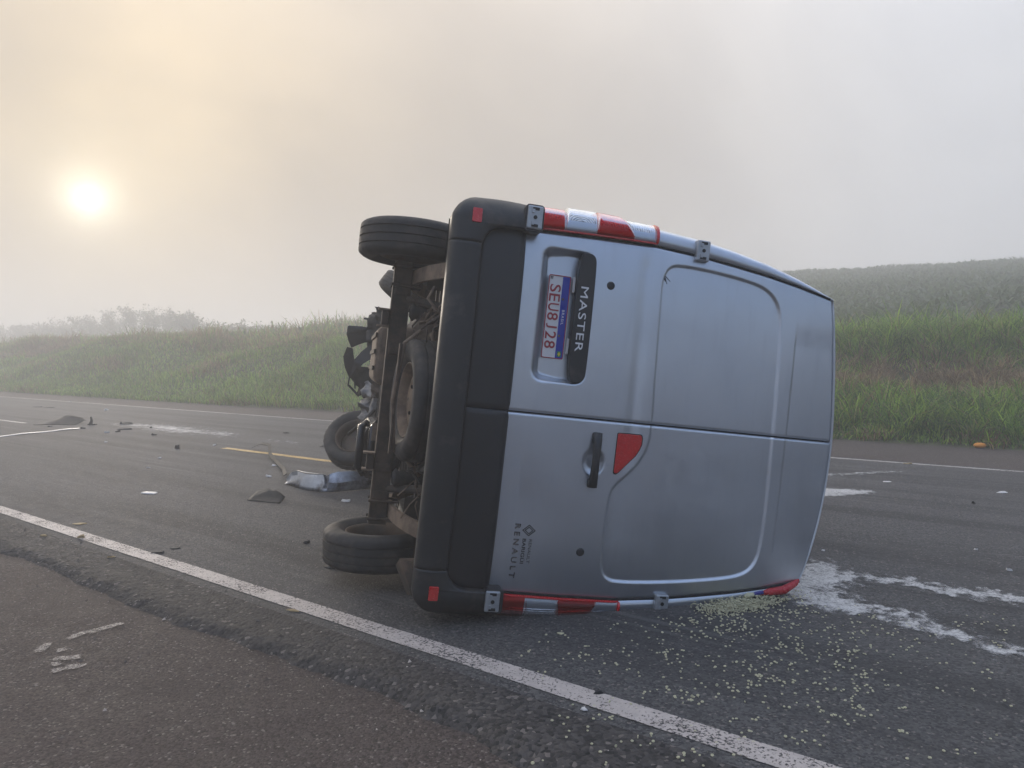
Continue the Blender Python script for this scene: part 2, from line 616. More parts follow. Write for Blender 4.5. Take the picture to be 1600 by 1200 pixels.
M['pellet'] = simple('pale_yellow_snack', (0.50, 0.47, 0.31), 0.7, var=0.25, vscale=40)
M['bit_white'] = simple('white_fragment', (0.58, 0.56, 0.54), 0.5, var=0.15)
M['bit_dark'] = simple('black_fragment', (0.018, 0.018, 0.019), 0.75, var=0.2)
M['bit_tan'] = simple('straw_fragment', (0.34, 0.25, 0.13), 0.8, var=0.2)
M['red_bag'] = simple('red_plastic_film', (0.42, 0.012, 0.02), 0.28, var=0.2, bump=0.7, bscale=30, bdist=0.02)
M['blue_bag'] = simple('blue_plastic_film', (0.03, 0.03, 0.22), 0.3, var=0.2)
M['orange'] = simple('orange_peel', (0.72, 0.26, 0.015), 0.5, var=0.15, bump=0.2, bscale=200)
M['scuff'] = paint_line('pale_scuff', (0.34, 0.30, 0.27), 0.64, 90.0, soft=0.16)

# ------------------------------------------------------------------ setting
RZ = math.atan2(-0.6046, 0.7965)
TX, TY = (0.7965, -0.6046), (0.6046, 0.7965)        # along the road, across the road


def road_xy(t, d):
    return t * TX[0] + d * TY[0], t * TX[1] + d * TY[1]


def to_road(x, y):
    return x * TX[0] + y * TX[1], x * TY[0] + y * TY[1]


def fast_mesh(name, V, quads=None, tris=None, mat=None, tint=None, parent=None, smooth=False):
    me = bpy.data.meshes.new(name)
    nq = 0 if quads is None else len(quads)
    nt = 0 if tris is None else len(tris)
    me.vertices.add(len(V))
    me.vertices.foreach_set('co', np.ascontiguousarray(V, dtype=np.float32).ravel())
    loops = np.concatenate([a for a in ((quads.ravel() if nq else None), (tris.ravel() if nt else None)) if a is not None]).astype(np.int32)
    me.loops.add(len(loops))
    me.loops.foreach_set('vertex_index', loops)
    me.polygons.add(nq + nt)
    st = np.concatenate([np.arange(nq) * 4, nq * 4 + np.arange(nt) * 3]).astype(np.int32)
    me.polygons.foreach_set('loop_start', st)
    if smooth:
        me.polygons.foreach_set('use_smooth', np.ones(nq + nt, bool))
    me.update(calc_edges=True)
    me.validate()
    if tint is not None:
        at = me.color_attributes.new('tint', 'FLOAT_COLOR', 'POINT')
        c = np.ones((len(V), 4), np.float32)
        c[:, :3] = tint
        at.data.foreach_set('color', c.ravel())
    me.materials.append(mat)
    o = bpy.data.objects.new(name, me)
    COL.objects.link(o)
    if parent: o.parent = parent
    return o


def sheet(name, t0, t1, d0, d1, z, mat, nt=2, nd=2, kind='structure', parent=None, cover=None):
    t = np.linspace(t0, t1, nt); d = np.linspace(d0, d1, nd)
    T, D = np.meshgrid(t, d, indexing='ij')
    P = np.stack([T, D, np.full_like(T, z)], -1)
    o = grid_obj(name, P, mat, parent, False)
    if cover is not None:
        at = o.data.attributes.new('cover', 'FLOAT', 'POINT')
        at.data.foreach_set('value', cover(T, D).ravel().astype(np.float32))
    if parent is None:
        o.rotation_euler = (0, 0, RZ)
    if kind: o['kind'] = kind
    return o


g = mobj('ground', [(-260, -260, -0.35), (260, -260, -0.35), (260, 260, -0.35), (-260, 260, -0.35)], [(0, 1, 2, 3)], M['soil'])
g['kind'] = 'structure'
road = sheet('road', -230, 230, 2.33, 10.95, 0.0, M['road'])
sheet('far_shoulder', -230, 230, 10.95, 16.5, -0.003, M['shoulder'])
sheet('near_shoulder_base', -230, 230, -60, 2.2, -0.085, M['shoulder'])['label'] = 'wide brown asphalt shoulder'

# near shoulder, gently uneven
t = np.arange(-16, 8, 0.05); d = np.arange(-3.0, 2.16, 0.05)
T, D = np.meshgrid(t, d, indexing='ij')
Z = -0.036 + (fbm(T * 0.9, D * 0.9, 4, 5) - 0.5) * 0.022 - 0.02 * sstep(0.3, -3, D)
o = grid_obj('shoulder', np.stack([T, D, Z], -1), M['shoulder'])
o.rotation_euler = (0, 0, RZ); o['kind'] = 'structure'

# crumbling edge of the asphalt layer
t = np.arange(-16, 8, 0.02); d = np.arange(1.62, 2.336, 0.017)
d[-1] = 2.333
T, D = np.meshgrid(t, d, indexing='ij')
de = 2.00 + (fbm(T * 0.8, T * 0 + 3.3, 3, 9) - 0.5) * 0.20 + (fbm(T * 4, T * 0 + 1.3, 3, 19) - 0.5) * 0.10
k = sstep(de + 0.09, de - 0.08, D)
rough = (fbm(T * 34, D * 34, 4, 3) - 0.5)
Z = -0.056 * k + rough * 0.017 * (np.exp(-((D - de) / 0.13) ** 2)) + rough * 0.004
edge = sstep(2.333, 2.25, D)
Z = Z * edge - 0.002 * edge
o = grid_obj('road_edge', np.stack([T, D, Z], -1), M['lip'])
o.rotation_euler = (0, 0, RZ); o['kind'] = 'structure'
for t0, t1 in ((-230, -16), (7.98, 230)):
    n = 3
    P = np.array([[[a, 1.62, -0.10], [a, 1.95, -0.07], [a, 2.15, -0.01], [a, 2.333, -0.001]] for a in np.linspace(t0, t1, n)])
    o = grid_obj('road_edge', P, M['lip']); o.rotation_euler = (0, 0, RZ); o['kind'] = 'structure'


def edge_cover(c, hw):
    return lambda T, D: np.clip((hw - np.abs(D - c)) / 0.012, 0, 1)


def line(name, t0, t1, c, hw, mat, z=0.004, seg=60):
    ds = np.array([c - hw, c - hw + 0.012, c, c + hw - 0.012, c + hw])
    ts = np.linspace(t0, t1, seg)
    T, D = np.meshgrid(ts, ds, indexing='ij')
    wob = (fbm(T * 1.5, T * 0 + c, 3, 4) - 0.5) * 0.012
    o = grid_obj(name, np.stack([T, D + wob, np.full_like(T, z)], -1), mat, road, False)
    at = o.data.attributes.new('cover', 'FLOAT', 'POINT')
    cov = np.clip((hw - np.abs(D - c)) / 0.012, 0, 1) * np.clip((T - t0) / 0.2, 0, 1) * np.clip((t1 - T) / 0.2, 0, 1)
    at.data.foreach_set('value', cov.ravel().astype(np.float32))
    return o


line('edge_line', -120, 60, 2.465, 0.073, M['white_line'], seg=400)
line('edge_line', -120, 60, 10.81, 0.055, M['far_line'], seg=300)
line('centre_line', -10.6, -7.0, 6.36, 0.075, M['yellow_line'])
line('centre_line', -22.0, -18.0, 6.36, 0.06, M['far_line'])

# ---- grass bank and field
def bank_base(s): return 13.7 - 0.75 * sstep(5, 25, s)
def bank_crest(s): return 1.75 + 0.45 * sstep(24, 42, s) + 0.35 * np.exp(-((s - 22) / 5.0) ** 2)


def terrain(s, D):
    s = np.asarray(s, float); D = np.asarray(D, float)
    b = bank_base(s); c = bank_crest(s)
    z = c * sstep(b - 0.3, b + 6.0, D) + 0.0
    u = np.clip(D - (b + 5.6), 0, 52)
    z = z + u * 0.147 * sstep(0, 6, u) * (1 - 0.86 * sstep(20, 48, s - 0.25 * u)) + (fbm(s * 0.5, D * 0.5, 4, 21) - 0.5) * 0.45 * sstep(b + 0.3, b + 2.5, D)
    hump = (fbm(s * 0.13 + 4, D * 0.22, 3, 33) - 0.5) * 1.5 * sstep(18, 28, s) * sstep(b + 0.8, b + 4.0, D)
    return z + hump + 0.03 * sstep(b - 0.5, b, D)


s = np.concatenate([np.arange(-110, -10, 2.5), np.arange(-10, 80, 0.4), np.arange(80, 200, 3)])
D = np.concatenate([np.arange(12.3, 22, 0.25), np.arange(22, 76, 1.0), np.arange(76, 180, 8)])
S_, D_ = np.meshgrid(s, D, indexing='ij')
Z = terrain(S_, D_)
Z = np.where(D_ < bank_base(S_) - 0.6, -0.05, Z - 0.02)
X, Y = -S_ * TX[0] + D_ * TY[0], -S_ * TX[1] + D_ * TY[1]
bank = grid_obj('grass_bank', np.stack([X, Y, Z], -1), M['soil'], flip=True)
bank['kind'] = 'structure'


def blades(name, s, D, h, w, lean, bend, cols, label, cat, zoff=-0.02, az=None):
    n = len(s)
    x, y = -s * TX[0] + D * TY[0], -s * TX[1] + D * TY[1]
    z = terrain(s, D) + zoff
    az = rng.uniform(0, 2 * np.pi, n) if az is None else az
    ld = np.stack([np.cos(az), np.sin(az)], 1)
    wa = az + np.pi / 2 + rng.normal(0, 0.5, n)
    wd = np.stack([np.cos(wa), np.sin(wa)], 1)
    V = np.zeros((n, 7, 3))
    for k, (f, ww) in enumerate(((0, 0.7), (0.45, 1.0), (0.8, 0.65), (1.0, 0.0))):
        off = (lean * f + bend * f ** 2.4) * h
        zz = h * (f - 0.55 * bend * f ** 3.0)
        cx = x + ld[:, 0] * off; cy = y + ld[:, 1] * off
        if k < 3:
            V[:, 2 * k, 0] = cx - wd[:, 0] * w * ww / 2; V[:, 2 * k, 1] = cy - wd[:, 1] * w * ww / 2
            V[:, 2 * k + 1, 0] = cx + wd[:, 0] * w * ww / 2; V[:, 2 * k + 1, 1] = cy + wd[:, 1] * w * ww / 2
            V[:, 2 * k, 2] = V[:, 2 * k + 1, 2] = z + zz
        else:
            V[:, 6, 0] = cx; V[:, 6, 1] = cy; V[:, 6, 2] = z + zz
    b = (np.arange(n) * 7)[:, None]
    q = np.concatenate([b + np.array([[0, 1, 3, 2]]), b + np.array([[2, 3, 5, 4]])])
    t = b + np.array([[4, 5, 6]])
    tint = np.repeat(cols[:, None, :], 7, 1).reshape(-1, 3)
    o = fast_mesh(name, V.reshape(-1, 3), q, t, M['grass'], tint)
    return tag(o, label, cat, kind='stuff')


GREEN = np.array([[0.13, 0.24, 0.03], [0.22, 0.36, 0.05], [0.32, 0.44, 0.07], [0.08, 0.15, 0.03]])
STRAW = np.array([[0.30, 0.21, 0.11], [0.22, 0.14, 0.075], [0.38, 0.29, 0.16]])


def mixcol(n, dry):
    c = GREEN[rng.integers(0, 4, n)] * rng.uniform(0.75, 1.25, (n, 1))
    d = STRAW[rng.integers(0, 3, n)] * rng.uniform(0.7, 1.2, (n, 1))
    return np.where((rng.random(n) < dry)[:, None], d, c)


def scatter(n, s0, s1, d0, d1, thr=0.0, sc=1.0, seed=1):
    s = rng.uniform(s0, s1, n); D = rng.uniform(d0, d1, n)
    D = np.maximum(D, bank_base(s) + rng.normal(0, 0.10, n) - 0.1)
    if thr:
        k = fbm(s * sc, D * sc, 3, seed) > thr
        s, D = s[k], D[k]
    return s, D


def tussocks(nc, per, s0, s1, d0, d1, spread):
    """blades growing in tufts and leaning outward from each tuft"""
    cs, cd = rng.uniform(s0, s1, nc), rng.uniform(d0, d1, nc)
    cd = np.maximum(cd, bank_base(cs) + rng.normal(0.05, 0.12, nc))
    k = np.repeat(np.arange(nc), per)
    n = len(k)
    rr = np.abs(rng.normal(0, 1, n)) * spread; aa = rng.uniform(0, 6.283, n)
    ds, dd = rr * np.cos(aa), rr * np.sin(aa)
    s, D = cs[k] + ds, cd[k] + dd
    ox, oy = -ds * TX[0] + dd * TY[0], -ds * TX[1] + dd * TY[1]
    return s, D, np.arctan2(oy, ox) + rng.normal(0, 0.5, n), k, rng.random(nc)[k]


# tall rank grass on the near stretch of the bank
s, D, az, k, tv = tussocks(2700, 34, -9, 9, 13.5, 20.6, 0.10)
u = D - bank_base(s)
dry = np.exp(-((u - 3.0) / 0.85) ** 2) * sstep(0.40, 0.58, fbm(s * 0.55, D * 0.8, 3, 77)) * 0.98 + 0.05 + 0.25 * (tv > 0.9)
dry = np.maximum(dry, 0.55 * sstep(0.30, 0.0, u))
n = len(s)
h = rng.uniform(0.45, 1.0, n) * (0.38 + 0.42 * tv) * (1.0 + 0.35 * np.exp(-((u - 0.9) / 0.8) ** 2))
h *= 1 - 0.5 * np.exp(-((u - 3.1) / 0.8) ** 2)
h *= 1 + 0.6 * sstep(4.0, 5.2, u) * (0.4 + 1.2 * fbm(s * 0.7, D * 0.3, 2, 66))
h *= 0.4 + 0.6 * sstep(-0.1, 0.5, u)
cols = mixcol(n, np.clip(dry, 0, 1)) * (0.7 + 0.6 * rng.random(2700)[k])[:, None]
blades('tall_grass', s, D, h, rng.uniform(0.009, 0.021, n), rng.uniform(0.05, 0.45, n), rng.uniform(0.15, 1.0, n), cols,
       'tall rank green grass on the bank right of the van', 'grass', az=az)
s, D = scatter(52000, -9, 9, 13.5, 20.8)
n = len(s)
u = D - bank_base(s)
dry = np.clip(np.exp(-((u - 3.0) / 0.9) ** 2) * sstep(0.38, 0.55, fbm(s * 0.55, D * 0.8, 3, 77)) + 0.1, 0, 1)
blades('low_grass', s, D, rng.uniform(0.06, 0.2, n), rng.uniform(0.010, 0.024, n), rng.uniform(0.1, 0.7, n), rng.uniform(0.1, 0.9, n), mixcol(n, dry),
       'short grass and dead stems between the tall tufts at right', 'grass')
s, D, az, k, tv = tussocks(1500, 26, 9, 22, 12.9, 20.4, 0.13)
n = len(s)
blades('bank_grass', s, D, rng.uniform(0.2, 0.5, n), rng.uniform(0.012, 0.024, n), rng.uniform(0.05, 0.4, n), rng.uniform(0.05, 0.9, n),
       mixcol(n, 0.1 + 0 * s), 'green grass on the bank behind the van', 'grass', az=az)
s, D = scatter(150000, 20, 85, 12.6, 20.0, 0.0, 0.9, 51)
u = D - bank_base(s)
dry = 0.10 + 0.75 * np.exp(-((u - 3.6) / 0.9) ** 2) * sstep(0.45, 0.62, fbm(s * 0.35, D * 0.7, 3, 78)) + 0.5 * sstep(3.8, 5.5, u)
n = len(s)
h = rng.uniform(0.08, 0.24, n) * (0.5 + 1.0 * fbm(s * 0.9, D * 0.9, 3, 12)) * (1 + 0.9 * sstep(4.5, 6.5, u)) * (1 + 1.3 * sstep(0.55, 0.7, fbm(s * 0.35, D * 0.6, 3, 95)))
blades('short_grass', s, D, h, rng.uniform(0.014, 0.03, n), rng.uniform(0.05, 0.45, n), rng.uniform(0.05, 0.8, n),
       mixcol(n, np.clip(dry + 0.5 * sstep(0.52, 0.68, fbm(s * 0.22, D * 0.5, 3, 91)), 0, 1)) * (0.62 + 0.8 * fbm(s * 0.5, D * 0.9, 3, 92))[:, None],
       'short misty green grass on the long bank at left', 'grass')
s, D = scatter(60000, 26, 130, 19.5, 42.0, 0.35, 0.3, 61)
n = len(s)
blades('undergrowth', s, D, rng.uniform(0.4, 1.0, n) * (0.4 + fbm(s * 0.4, D * 0.4, 3, 13)), rng.uniform(0.02, 0.05, n),
       rng.uniform(0.05, 0.5, n), rng.uniform(0.05, 0.7, n), mixcol(n, 0.55 + 0 * s),
       'brownish undergrowth below the hazy shrubs at left', 'undergrowth')
# low crop on the far slope
s = rng.uniform(-30, 90, 110000); D = 20.2 + 52 * rng.random(110000) ** 0.8
n = len(s)
row = np.abs(((D * 1.6) % 1.0) - 0.5)
h = rng.uniform(0.25, 0.5, n) * (0.6 + 0.8 * fbm(s * 0.6, D * 0.6, 3, 14))
cc = np.array([0.11, 0.14, 0.07]) * rng.uniform(0.7, 1.4, (n, 1))
blades('crop', s, D, h, rng.uniform(0.07, 0.17, n), rng.uniform(0.1, 0.8, n), rng.uniform(0.2, 0.9, n), cc,
       'low grey-green crop covering the misty field slope', 'crop')


# ---- shrubs along the bank at left
def shrub(px, D, top, width, seed, label):
    r = np.random.default_rng(seed)
    rd = random.Random(seed)
    dx = (px - 800) / 1150.0
    Yw = D / (TY[0] * dx + TY[1])
    Xw = dx * Yw
    tt, dd = to_road(Xw, Yw)
    z0 = float(terrain(-tt, dd)) - 0.05
    root = empty('shrub', (Xw, Yw, z0))
    tag(root, label, 'shrub', 'shrubs on the bank at left')
    st = MB()
    tips = []
    for k in range(13):
        a = rd.uniform(0, 6.28); sp = rd.uniform(0.15, 1.0) * width
        hh = top * rd.uniform(0.65, 1.0)
        p0 = Vector((rd.uniform(-.15, .15) * width, rd.uniform(-.15, .15) * width, 0))
        p3 = Vector((math.cos(a) * sp, math.sin(a) * sp, hh))
        p1 = p0.lerp(p3, 0.35) + Vector((0, 0, 0.18 * hh)); p2 = p0.lerp(p3, 0.7) + Vector((0, 0, 0.12 * hh))
        st.tube([p0, p1, p2, p3], [0.05, 0.036, 0.022, 0.007], 5)
        for q in range(11):
            f = rd.uniform(0.3, 1.0)
            b0 = p1.lerp(p2, min(1, f * 1.4)) if f < 0.7 else p2.lerp(p3, (f - 0.7) / 0.3)
            dv = Vector((rd.gauss(0, 1), rd.gauss(0, 1), rd.uniform(0.2, 1.6))).normalized() * rd.uniform(0.35, 1.0)
            m1 = b0 + dv * 0.55 + Vector((rd.gauss(0, .05), rd.gauss(0, .05), 0.03))
            st.tube([b0, m1, b0 + dv], [0.016, 0.012, 0.005], 4, False)
            tips += [b0, m1, b0 + dv]
    st.build('stem', M['twig'], root, fix=False)
    tp = np.array([tuple(p) for p in tips])
    n = 3400
    c = tp[r.integers(0, len(tp), n)] + r.normal(0, 0.22, (n, 3)) * np.array([1, 1, 0.8])
    low = r.random(n) < 0.55
    c[low] = np.stack([r.normal(0, width * 0.7, low.sum()), r.normal(0, width * 0.7, low.sum()), r.uniform(0.05, top * 0.55, low.sum())], 1)
    c[:, 2] = np.maximum(c[:, 2], 0.03)
    a = r.normal(0, 1, (n, 3)); a /= np.linalg.norm(a, axis=1)[:, None]
    b = np.cross(a, r.normal(0, 1, (n, 3))); b /= np.linalg.norm(b, axis=1)[:, None]
    ln = r.uniform(0.09, 0.2, (n, 1)); wn = ln * 0.42
    V = np.stack([c - a * ln, c - b * wn, c + a * ln, c + b * wn], 1).reshape(-1, 3)
    q = (np.arange(n) * 4)[:, None] + np.array([[0, 1, 2, 3]])
    base = np.where(r.random((n, 1)) < 0.4, np.array([[0.26, 0.22, 0.15]]), np.array([[0.17, 0.19, 0.10]]))
    col = np.repeat(base * r.uniform(0.6, 1.3, (n, 1)), 4, 0)
    fast_mesh('foliage', V, q, None, M['leaf'], col, root)
    return root


SH = 'hazy grey-brown twiggy shrub in the misty thicket on the left bank'
specs = [(350, 38.0, 2.1, 2.3, 'lowest twiggy shrub at the right end of the misty thicket'),
         (305, 42.0, 4.0, 3.2, 'rounded twiggy shrub just left of the lowest one in the thicket'), (262, 43.5, 4.7, 3.7, 'broad shrub right of the tallest one in the misty thicket'),
         (222, 42.5, 5.2, 3.9, 'tallest bushy shrub of the misty thicket on the left bank'),
         (182, 44.0, 4.9, 3.9, SH), (145, 43.0, 4.2, 3.9, SH), (108, 43.5, 4.5, 4.1, SH), (70, 42.0, 4.0, 4.1, SH), (35, 43.0, 4.3, 4.1, SH),
         (0, 42.0, 4.1, 4.3, 'faint shrub at the left end of the misty thicket'), (-45, 43.0, 4.2, 4.3, 'faint shrub just outside the left edge of the thicket'),
         (388, 40.0, 1.7, 1.9, 'small pale shrub standing apart right of the thicket'), (432, 42.0, 1.4, 1.7, 'tiny low shrub on the crest near the torn bumper')]
for i, (px, D, top, wd, lab) in enumerate(specs):
    shrub(px, D, top, wd, 300 + i, lab)

# grit on shoulder and broken edge
n = 5200
t = rng.uniform(-9, 3, n); d = rng.uniform(0.2, 2.4, n)
near = rng.random(n) < 0.55
d[near] = 2.0 + rng.normal(0, 0.16, near.sum())
d = np.minimum(d, 2.36)
x, y = t * TX[0] + d * TY[0], t * TX[1] + d * TY[1]
z = np.where(d > 2.12, 0.0, -0.036 + (fbm(t * 0.9, d * 0.9, 4, 5) - 0.5) * 0.022)
z = np.where((d > 1.86) & (d <= 2.12), -0.04 + (d - 1.86) / 0.26 * 0.036, z)
r_ = rng.uniform(0.0015, 0.006, n) * np.where(rng.random(n) < 0.06, 2.2, 1)
dv = np.array([[1, 0, 0], [-.5, .87, 0], [-.5, -.87, 0], [0, 0, 0.9]])
jit = rng.uniform(0.6, 1.3, (n, 4, 1))
V = np.stack([x, y, z], 1)[:, None, :] + dv[None] * jit * r_[:, None, None]
tri = (np.arange(n) * 4)[:, None, None] + np.array([[0, 1, 3], [1, 2, 3], [2, 0, 3]])[None]
base = np.where(rng.random((n, 1)) < 0.1, 0.32, 0.09) * np.array([[1.0, 0.88, 0.78]]) * rng.uniform(0.5, 1.4, (n, 1))
tag(fast_mesh('grit', V.reshape(-1, 3), None, tri.reshape(-1, 3), M['grit'], np.repeat(base, 4, 0)),
    'loose grit along the broken asphalt edge', 'grit', kind='stuff')

# ---- haze
hb = MB().box((0, 0, 2.6), (600, 600, 9.4)).build('haze', None) if False else None
hm = bpy.data.materials.new('haze'); hm.use_nodes = True
HN = NT(hm.node_tree)
pv = HN.n('ShaderNodeVolumePrincipled', i_Density=0.0112, i_Anisotropy=0.35)
pv.inputs['Color'].default_value = (0.99, 0.99, 0.99, 1)
ho = HN.n('ShaderNodeOutputMaterial')
HN.set(ho, 'Volume', pv.outputs[0])
hb = MB().box((0, 0, 5.6), (540, 540, 14.0)).build('haze', hm)
tag(hb, 'thin morning fog over road and fields', 'fog', kind='stuff')

# ------------------------------------------------------------------ overturned van
# van frame: x to its right, y forward, z toward its roof; origin in the middle of the rear doors
YAW, TILT = R(12.7), R(6.3)
vF = Vector((-math.sin(YAW), math.cos(YAW), 0))
vU = Vector((math.cos(YAW), math.sin(YAW), 0)) * math.cos(TILT) - Vector((0, 0, 1)) * math.sin(TILT)
vR = vF.cross(vU)
van = empty('delivery_van')
van.matrix_world = Matrix(((vR.x, vF.x, vU.x, -0.0805), (vR.y, vF.y, vU.y, 3.699), (vR.z, vF.z, vU.z, 1.085), (0, 0, 0, 1)))
tag(van, 'silver delivery van overturned on its side across the road, underbody toward the left', 'van')

ZK = np.array([-0.2, 0.045, 0.13, 0.45, 0.77, 1.05, 1.24, 1.44, 1.64, 1.75, 1.86])
WK = np.array([1.035, 1.055, 1.060, 1.062, 1.054, 1.03, 1.00, 0.957, 0.898, 0.860, 0.814])
EK = np.array([0.925, 0.930, 0.935, 0.945, 0.950, 0.930, 0.907, 0.880, 0.845, 0.823, 0.800])
def w_of(z): return np.interp(z, ZK, WK)
def e_of(z): return np.interp(z, ZK, EK)
def bow(x, z):
    """how far the rear face curves forward (y) away from its middle"""
    return 0.016 * (np.abs(x) / 0.93) ** 2 + 0.030 * (np.abs(x) / 0.93) ** 6 + 0.10 * np.clip(z - 1.45, 0, 1) ** 2 + 0.02 * np.clip(0.5 - z, 0, 1) ** 2


PU = [(0.30, 0.842), (-0.012, 0.842), (-0.318, 0.832), (-0.658, 0.825), (-0.78, 0.828), (-0.853, 0.865), (-0.866, 0.943), (-0.858, 1.132), (-0.831, 1.367),
      (-0.795, 1.469), (-0.721, 1.53), (-0.61, 1.551), (-0.292, 1.562), (-0.007, 1.569), (0.029, 1.568), (0.384, 1.578), (0.634, 1.572),
      (0.724, 1.547), (0.781, 1.483), (0.812, 1.332), (0.843, 1.032), (0.855, 0.758), (0.834, 0.684), (0.768, 0.651), (0.616, 0.645),
      (0.396, 0.648), (0.333, 0.673), (0.251, 0.761), (0.169, 0.817), (0.091, 0.841), (0.002, 0.842)]
PANEL = chaikin(PU[2:] + [(0.002, 0.842), (-0.1, 0.84)], 2)
RECESS = rrect(-0.852, -0.172, 0.168, 0.446, 0.055)


def door_y(x, z):
    y = bow(x, z)
    d = sdf_poly(x, z, PANEL)
    y = y + 0.014 * sstep(0.004, -0.010, d)
    # long flute beside the window blank
    fl = np.exp(-((z - 0.735) / 0.034) ** 2) * sstep(-0.90, -0.83, x) * sstep(0.30, 0.05, x)
    fl = np.where(x > -0.80, fl, np.exp(-(((x + 0.80) / 0.075) ** 2) * 1.0) * np.exp(-((z - 0.735) / 0.034) ** 2))
    fl = fl * (1 - sstep(0.0, -0.02, d))
    y = y + 0.012 * fl * (x < 0.3)
    # crease near the roof
    y = y + 0.006 * sstep(1.642, 1.652, z) * sstep(-0.66, -0.50, x) * sstep(0.72, 0.55, x)
    # number plate recess, soft on the side nearest the bumper
    dr = sdf_poly(x, z, RECESS)
    soft = np.interp(z, [0.165, 0.30], [0.050, 0.022])
    y = y + 0.050 * sstep(soft * 0.35, -soft, dr)
    # dish behind the door handle
    rr = np.sqrt(((x - 0.222) / 0.078) ** 2 + ((z - 0.545) / 0.064) ** 2)
    y = y + 0.020 * sstep(1.02, 0.45, rr)
    return y


def top_in(x):
    u = np.abs(np.asarray(x, float)) / 0.80
    return 1.95 - np.where(np.asarray(x) < 0, 0.080 * u ** 1.4, 0.105 * u ** 2.3)


def make_door(sign, name, dz=0.0):
    nu, nv = 170, 330
    u = np.linspace(0, 1, nu); v = np.linspace(0, 1, nv)
    Uu, Vv = np.meshgrid(u, v, indexing='ij')
    zt = top_in(sign * Uu * 0.80) + dz
    z = 0.049 + (zt - 0.049) * Vv
    x = sign * (0.0035 + (e_of(z) - 0.0035 - 0.003) * Uu)
    y = door_y(x, z)
    # rolled edges
    ed = np.minimum.reduce([np.abs(x) - 0.0035, e_of(z) - 0.003 - np.abs(x), zt - z + 0.0, z - 0.049])
    y = y + 0.010 * (1 - np.clip(ed / 0.010, 0, 1)) ** 2
    o = grid_obj(name, np.stack([x, y, z], -1), M['paint'], van, True, flip=(sign > 0))
    # folded flange all round the skin
    idx = [(i, 0) for i in range(nu)] + [(nu - 1, j) for j in range(nv)] + [(i, nv - 1) for i in range(nu - 1, -1, -1)] + [(0, j) for j in range(nv - 1, -1, -1)]
    ring = [(x[i, j], y[i, j], z[i, j]) for i, j in idx]
    n = len(ring)
    mobj('door_flange', ring + [(a, b + 0.055, c) for a, b, c in ring], [(k, (k + 1) % n, n + (k + 1) % n, n + k) for k in range(n)], M['paint'], o)
    return o


door_l = make_door(-1, 'rear_door')
door_r = make_door(1, 'rear_door', 0.006)
door_l['label'] = 'upper rear door carrying the number plate'
door_r['label'] = 'lower rear door with handle and lettering'


def cladding(sign, door):
    nu, nv = 60, 40
    u = np.linspace(0, 1, nu); v = np.linspace(0, 1, nv)
    Uu, Vv = np.meshgrid(u, v, indexing='ij')
    z = -0.157 + 0.201 * Vv
    k = np.clip((-0.157 + 0.11 - z) / 0.11, 0, 1)
    xe = 0.915 - 0.11 * (1 - np.sqrt(np.clip(1 - k * k, 0, 1)))
    x = 0.0035 + (xe - 0.0035) * Uu
    ed = np.minimum.reduce([x - 0.0035, xe - x, z + 0.157, 0.044 - z])
    y = bow(x, z) - 0.004 + 0.009 * (1 - np.clip(ed / 0.012, 0, 1)) ** 2
    o = grid_obj('door_cladding', np.stack([x * sign, y, z], -1), M['clad'], door, True, flip=(sign > 0), thick=0.03)
    return o


cladding(-1, door_l)
cladding(1, door_r)

# body shell: sides, roof, cab, with rounded rear corners
zs = np.linspace(-0.13, 1.83, 42)
side = [(float(w_of(z)), z, float(e_of(z)), z) for z in zs]
prof = list(side)
for x in np.linspace(0.797, -0.797, 33):
    zi = float(top_in(x)) + 0.002
    prof.append((x * 1.014, zi + (0.007 if abs(x) < 0.78 else 0.003), x, zi))
prof += [(-a, b, -c, d) for a, b, c, d in side[::-1]]
pr = np.array(prof)
cols = []
for f in np.linspace(0, 1, 9):
    a = f * math.pi / 2
    k = math.sin(a) ** 0.6
    x = pr[:, 2] + (pr[:, 0] - pr[:, 2]) * k
    z = pr[:, 3] + (pr[:, 1] - pr[:, 3]) * k
    y0 = bow(pr[:, 2], pr[:, 3]) - 0.004
    cols.append(np.stack([x, y0 + 0.10 * (1 - max(0.0, math.cos(a)) ** 0.6), z], 1))
first = cols[0].copy(); first[:, 1] += 0.06
cols.insert(0, first)
def roofline(y): return np.interp(y, [3.6, 4.0, 4.35, 4.75, 5.05, 5.35, 5.5], [1.99, 1.93, 1.62, 1.08, 0.72, 0.52, 0.25])
for y in [0.4, 0.9, 1.5, 2.2, 2.9, 3.6, 3.9, 4.15, 4.4, 4.7, 5.0, 5.3, 5.42]:
    x = pr[:, 0] * np.interp(y, [4.2, 5.0, 5.42], [1, 0.95, 0.82])
    rl = roofline(y)
    z = np.where(pr[:, 1] > rl, rl - (1.984 - pr[:, 1]) * 0.12, pr[:, 1])
    dent = 0.06 * (fbm(pr[:, 1] * 3 + y * 5, y * 4 + pr[:, 0], 3, 2) - 0.5) * (y > 4.4)
    cols.append(np.stack([x + dent, np.full(len(x), y), z + dent], 1))
body = grid_obj('body_shell', np.array(cols), M['paint'], van, True, flip=False)
# dark frame behind the doors and the shut lines
fr = [(a * 0.985, b) for a, b, c, d in prof]
MB().prism(fr, 0.105, 0.125).build('door_frame', M['gap'], van)
# black weather strip beside each door
for sgn in (-1, 1):
    pts = []
    for z in np.linspace(0.13, 1.855, 40):
        x = sgn * float(e_of(z)) + sgn * 0.001
        pts.append((x, float(bow(np.array(x), np.array(z))) + 0.001, z))
    MB().tube(pts, 0.0065, 6).build('weather_strip', M['gap'], van)
# windscreen in the cab
MB().prism([(-0.78, 1.15), (0.78, 1.15), (0.68, 1.62), (-0.68, 1.62)], 4.62, 4.66).build('windscreen', M['gloss_black'], van)

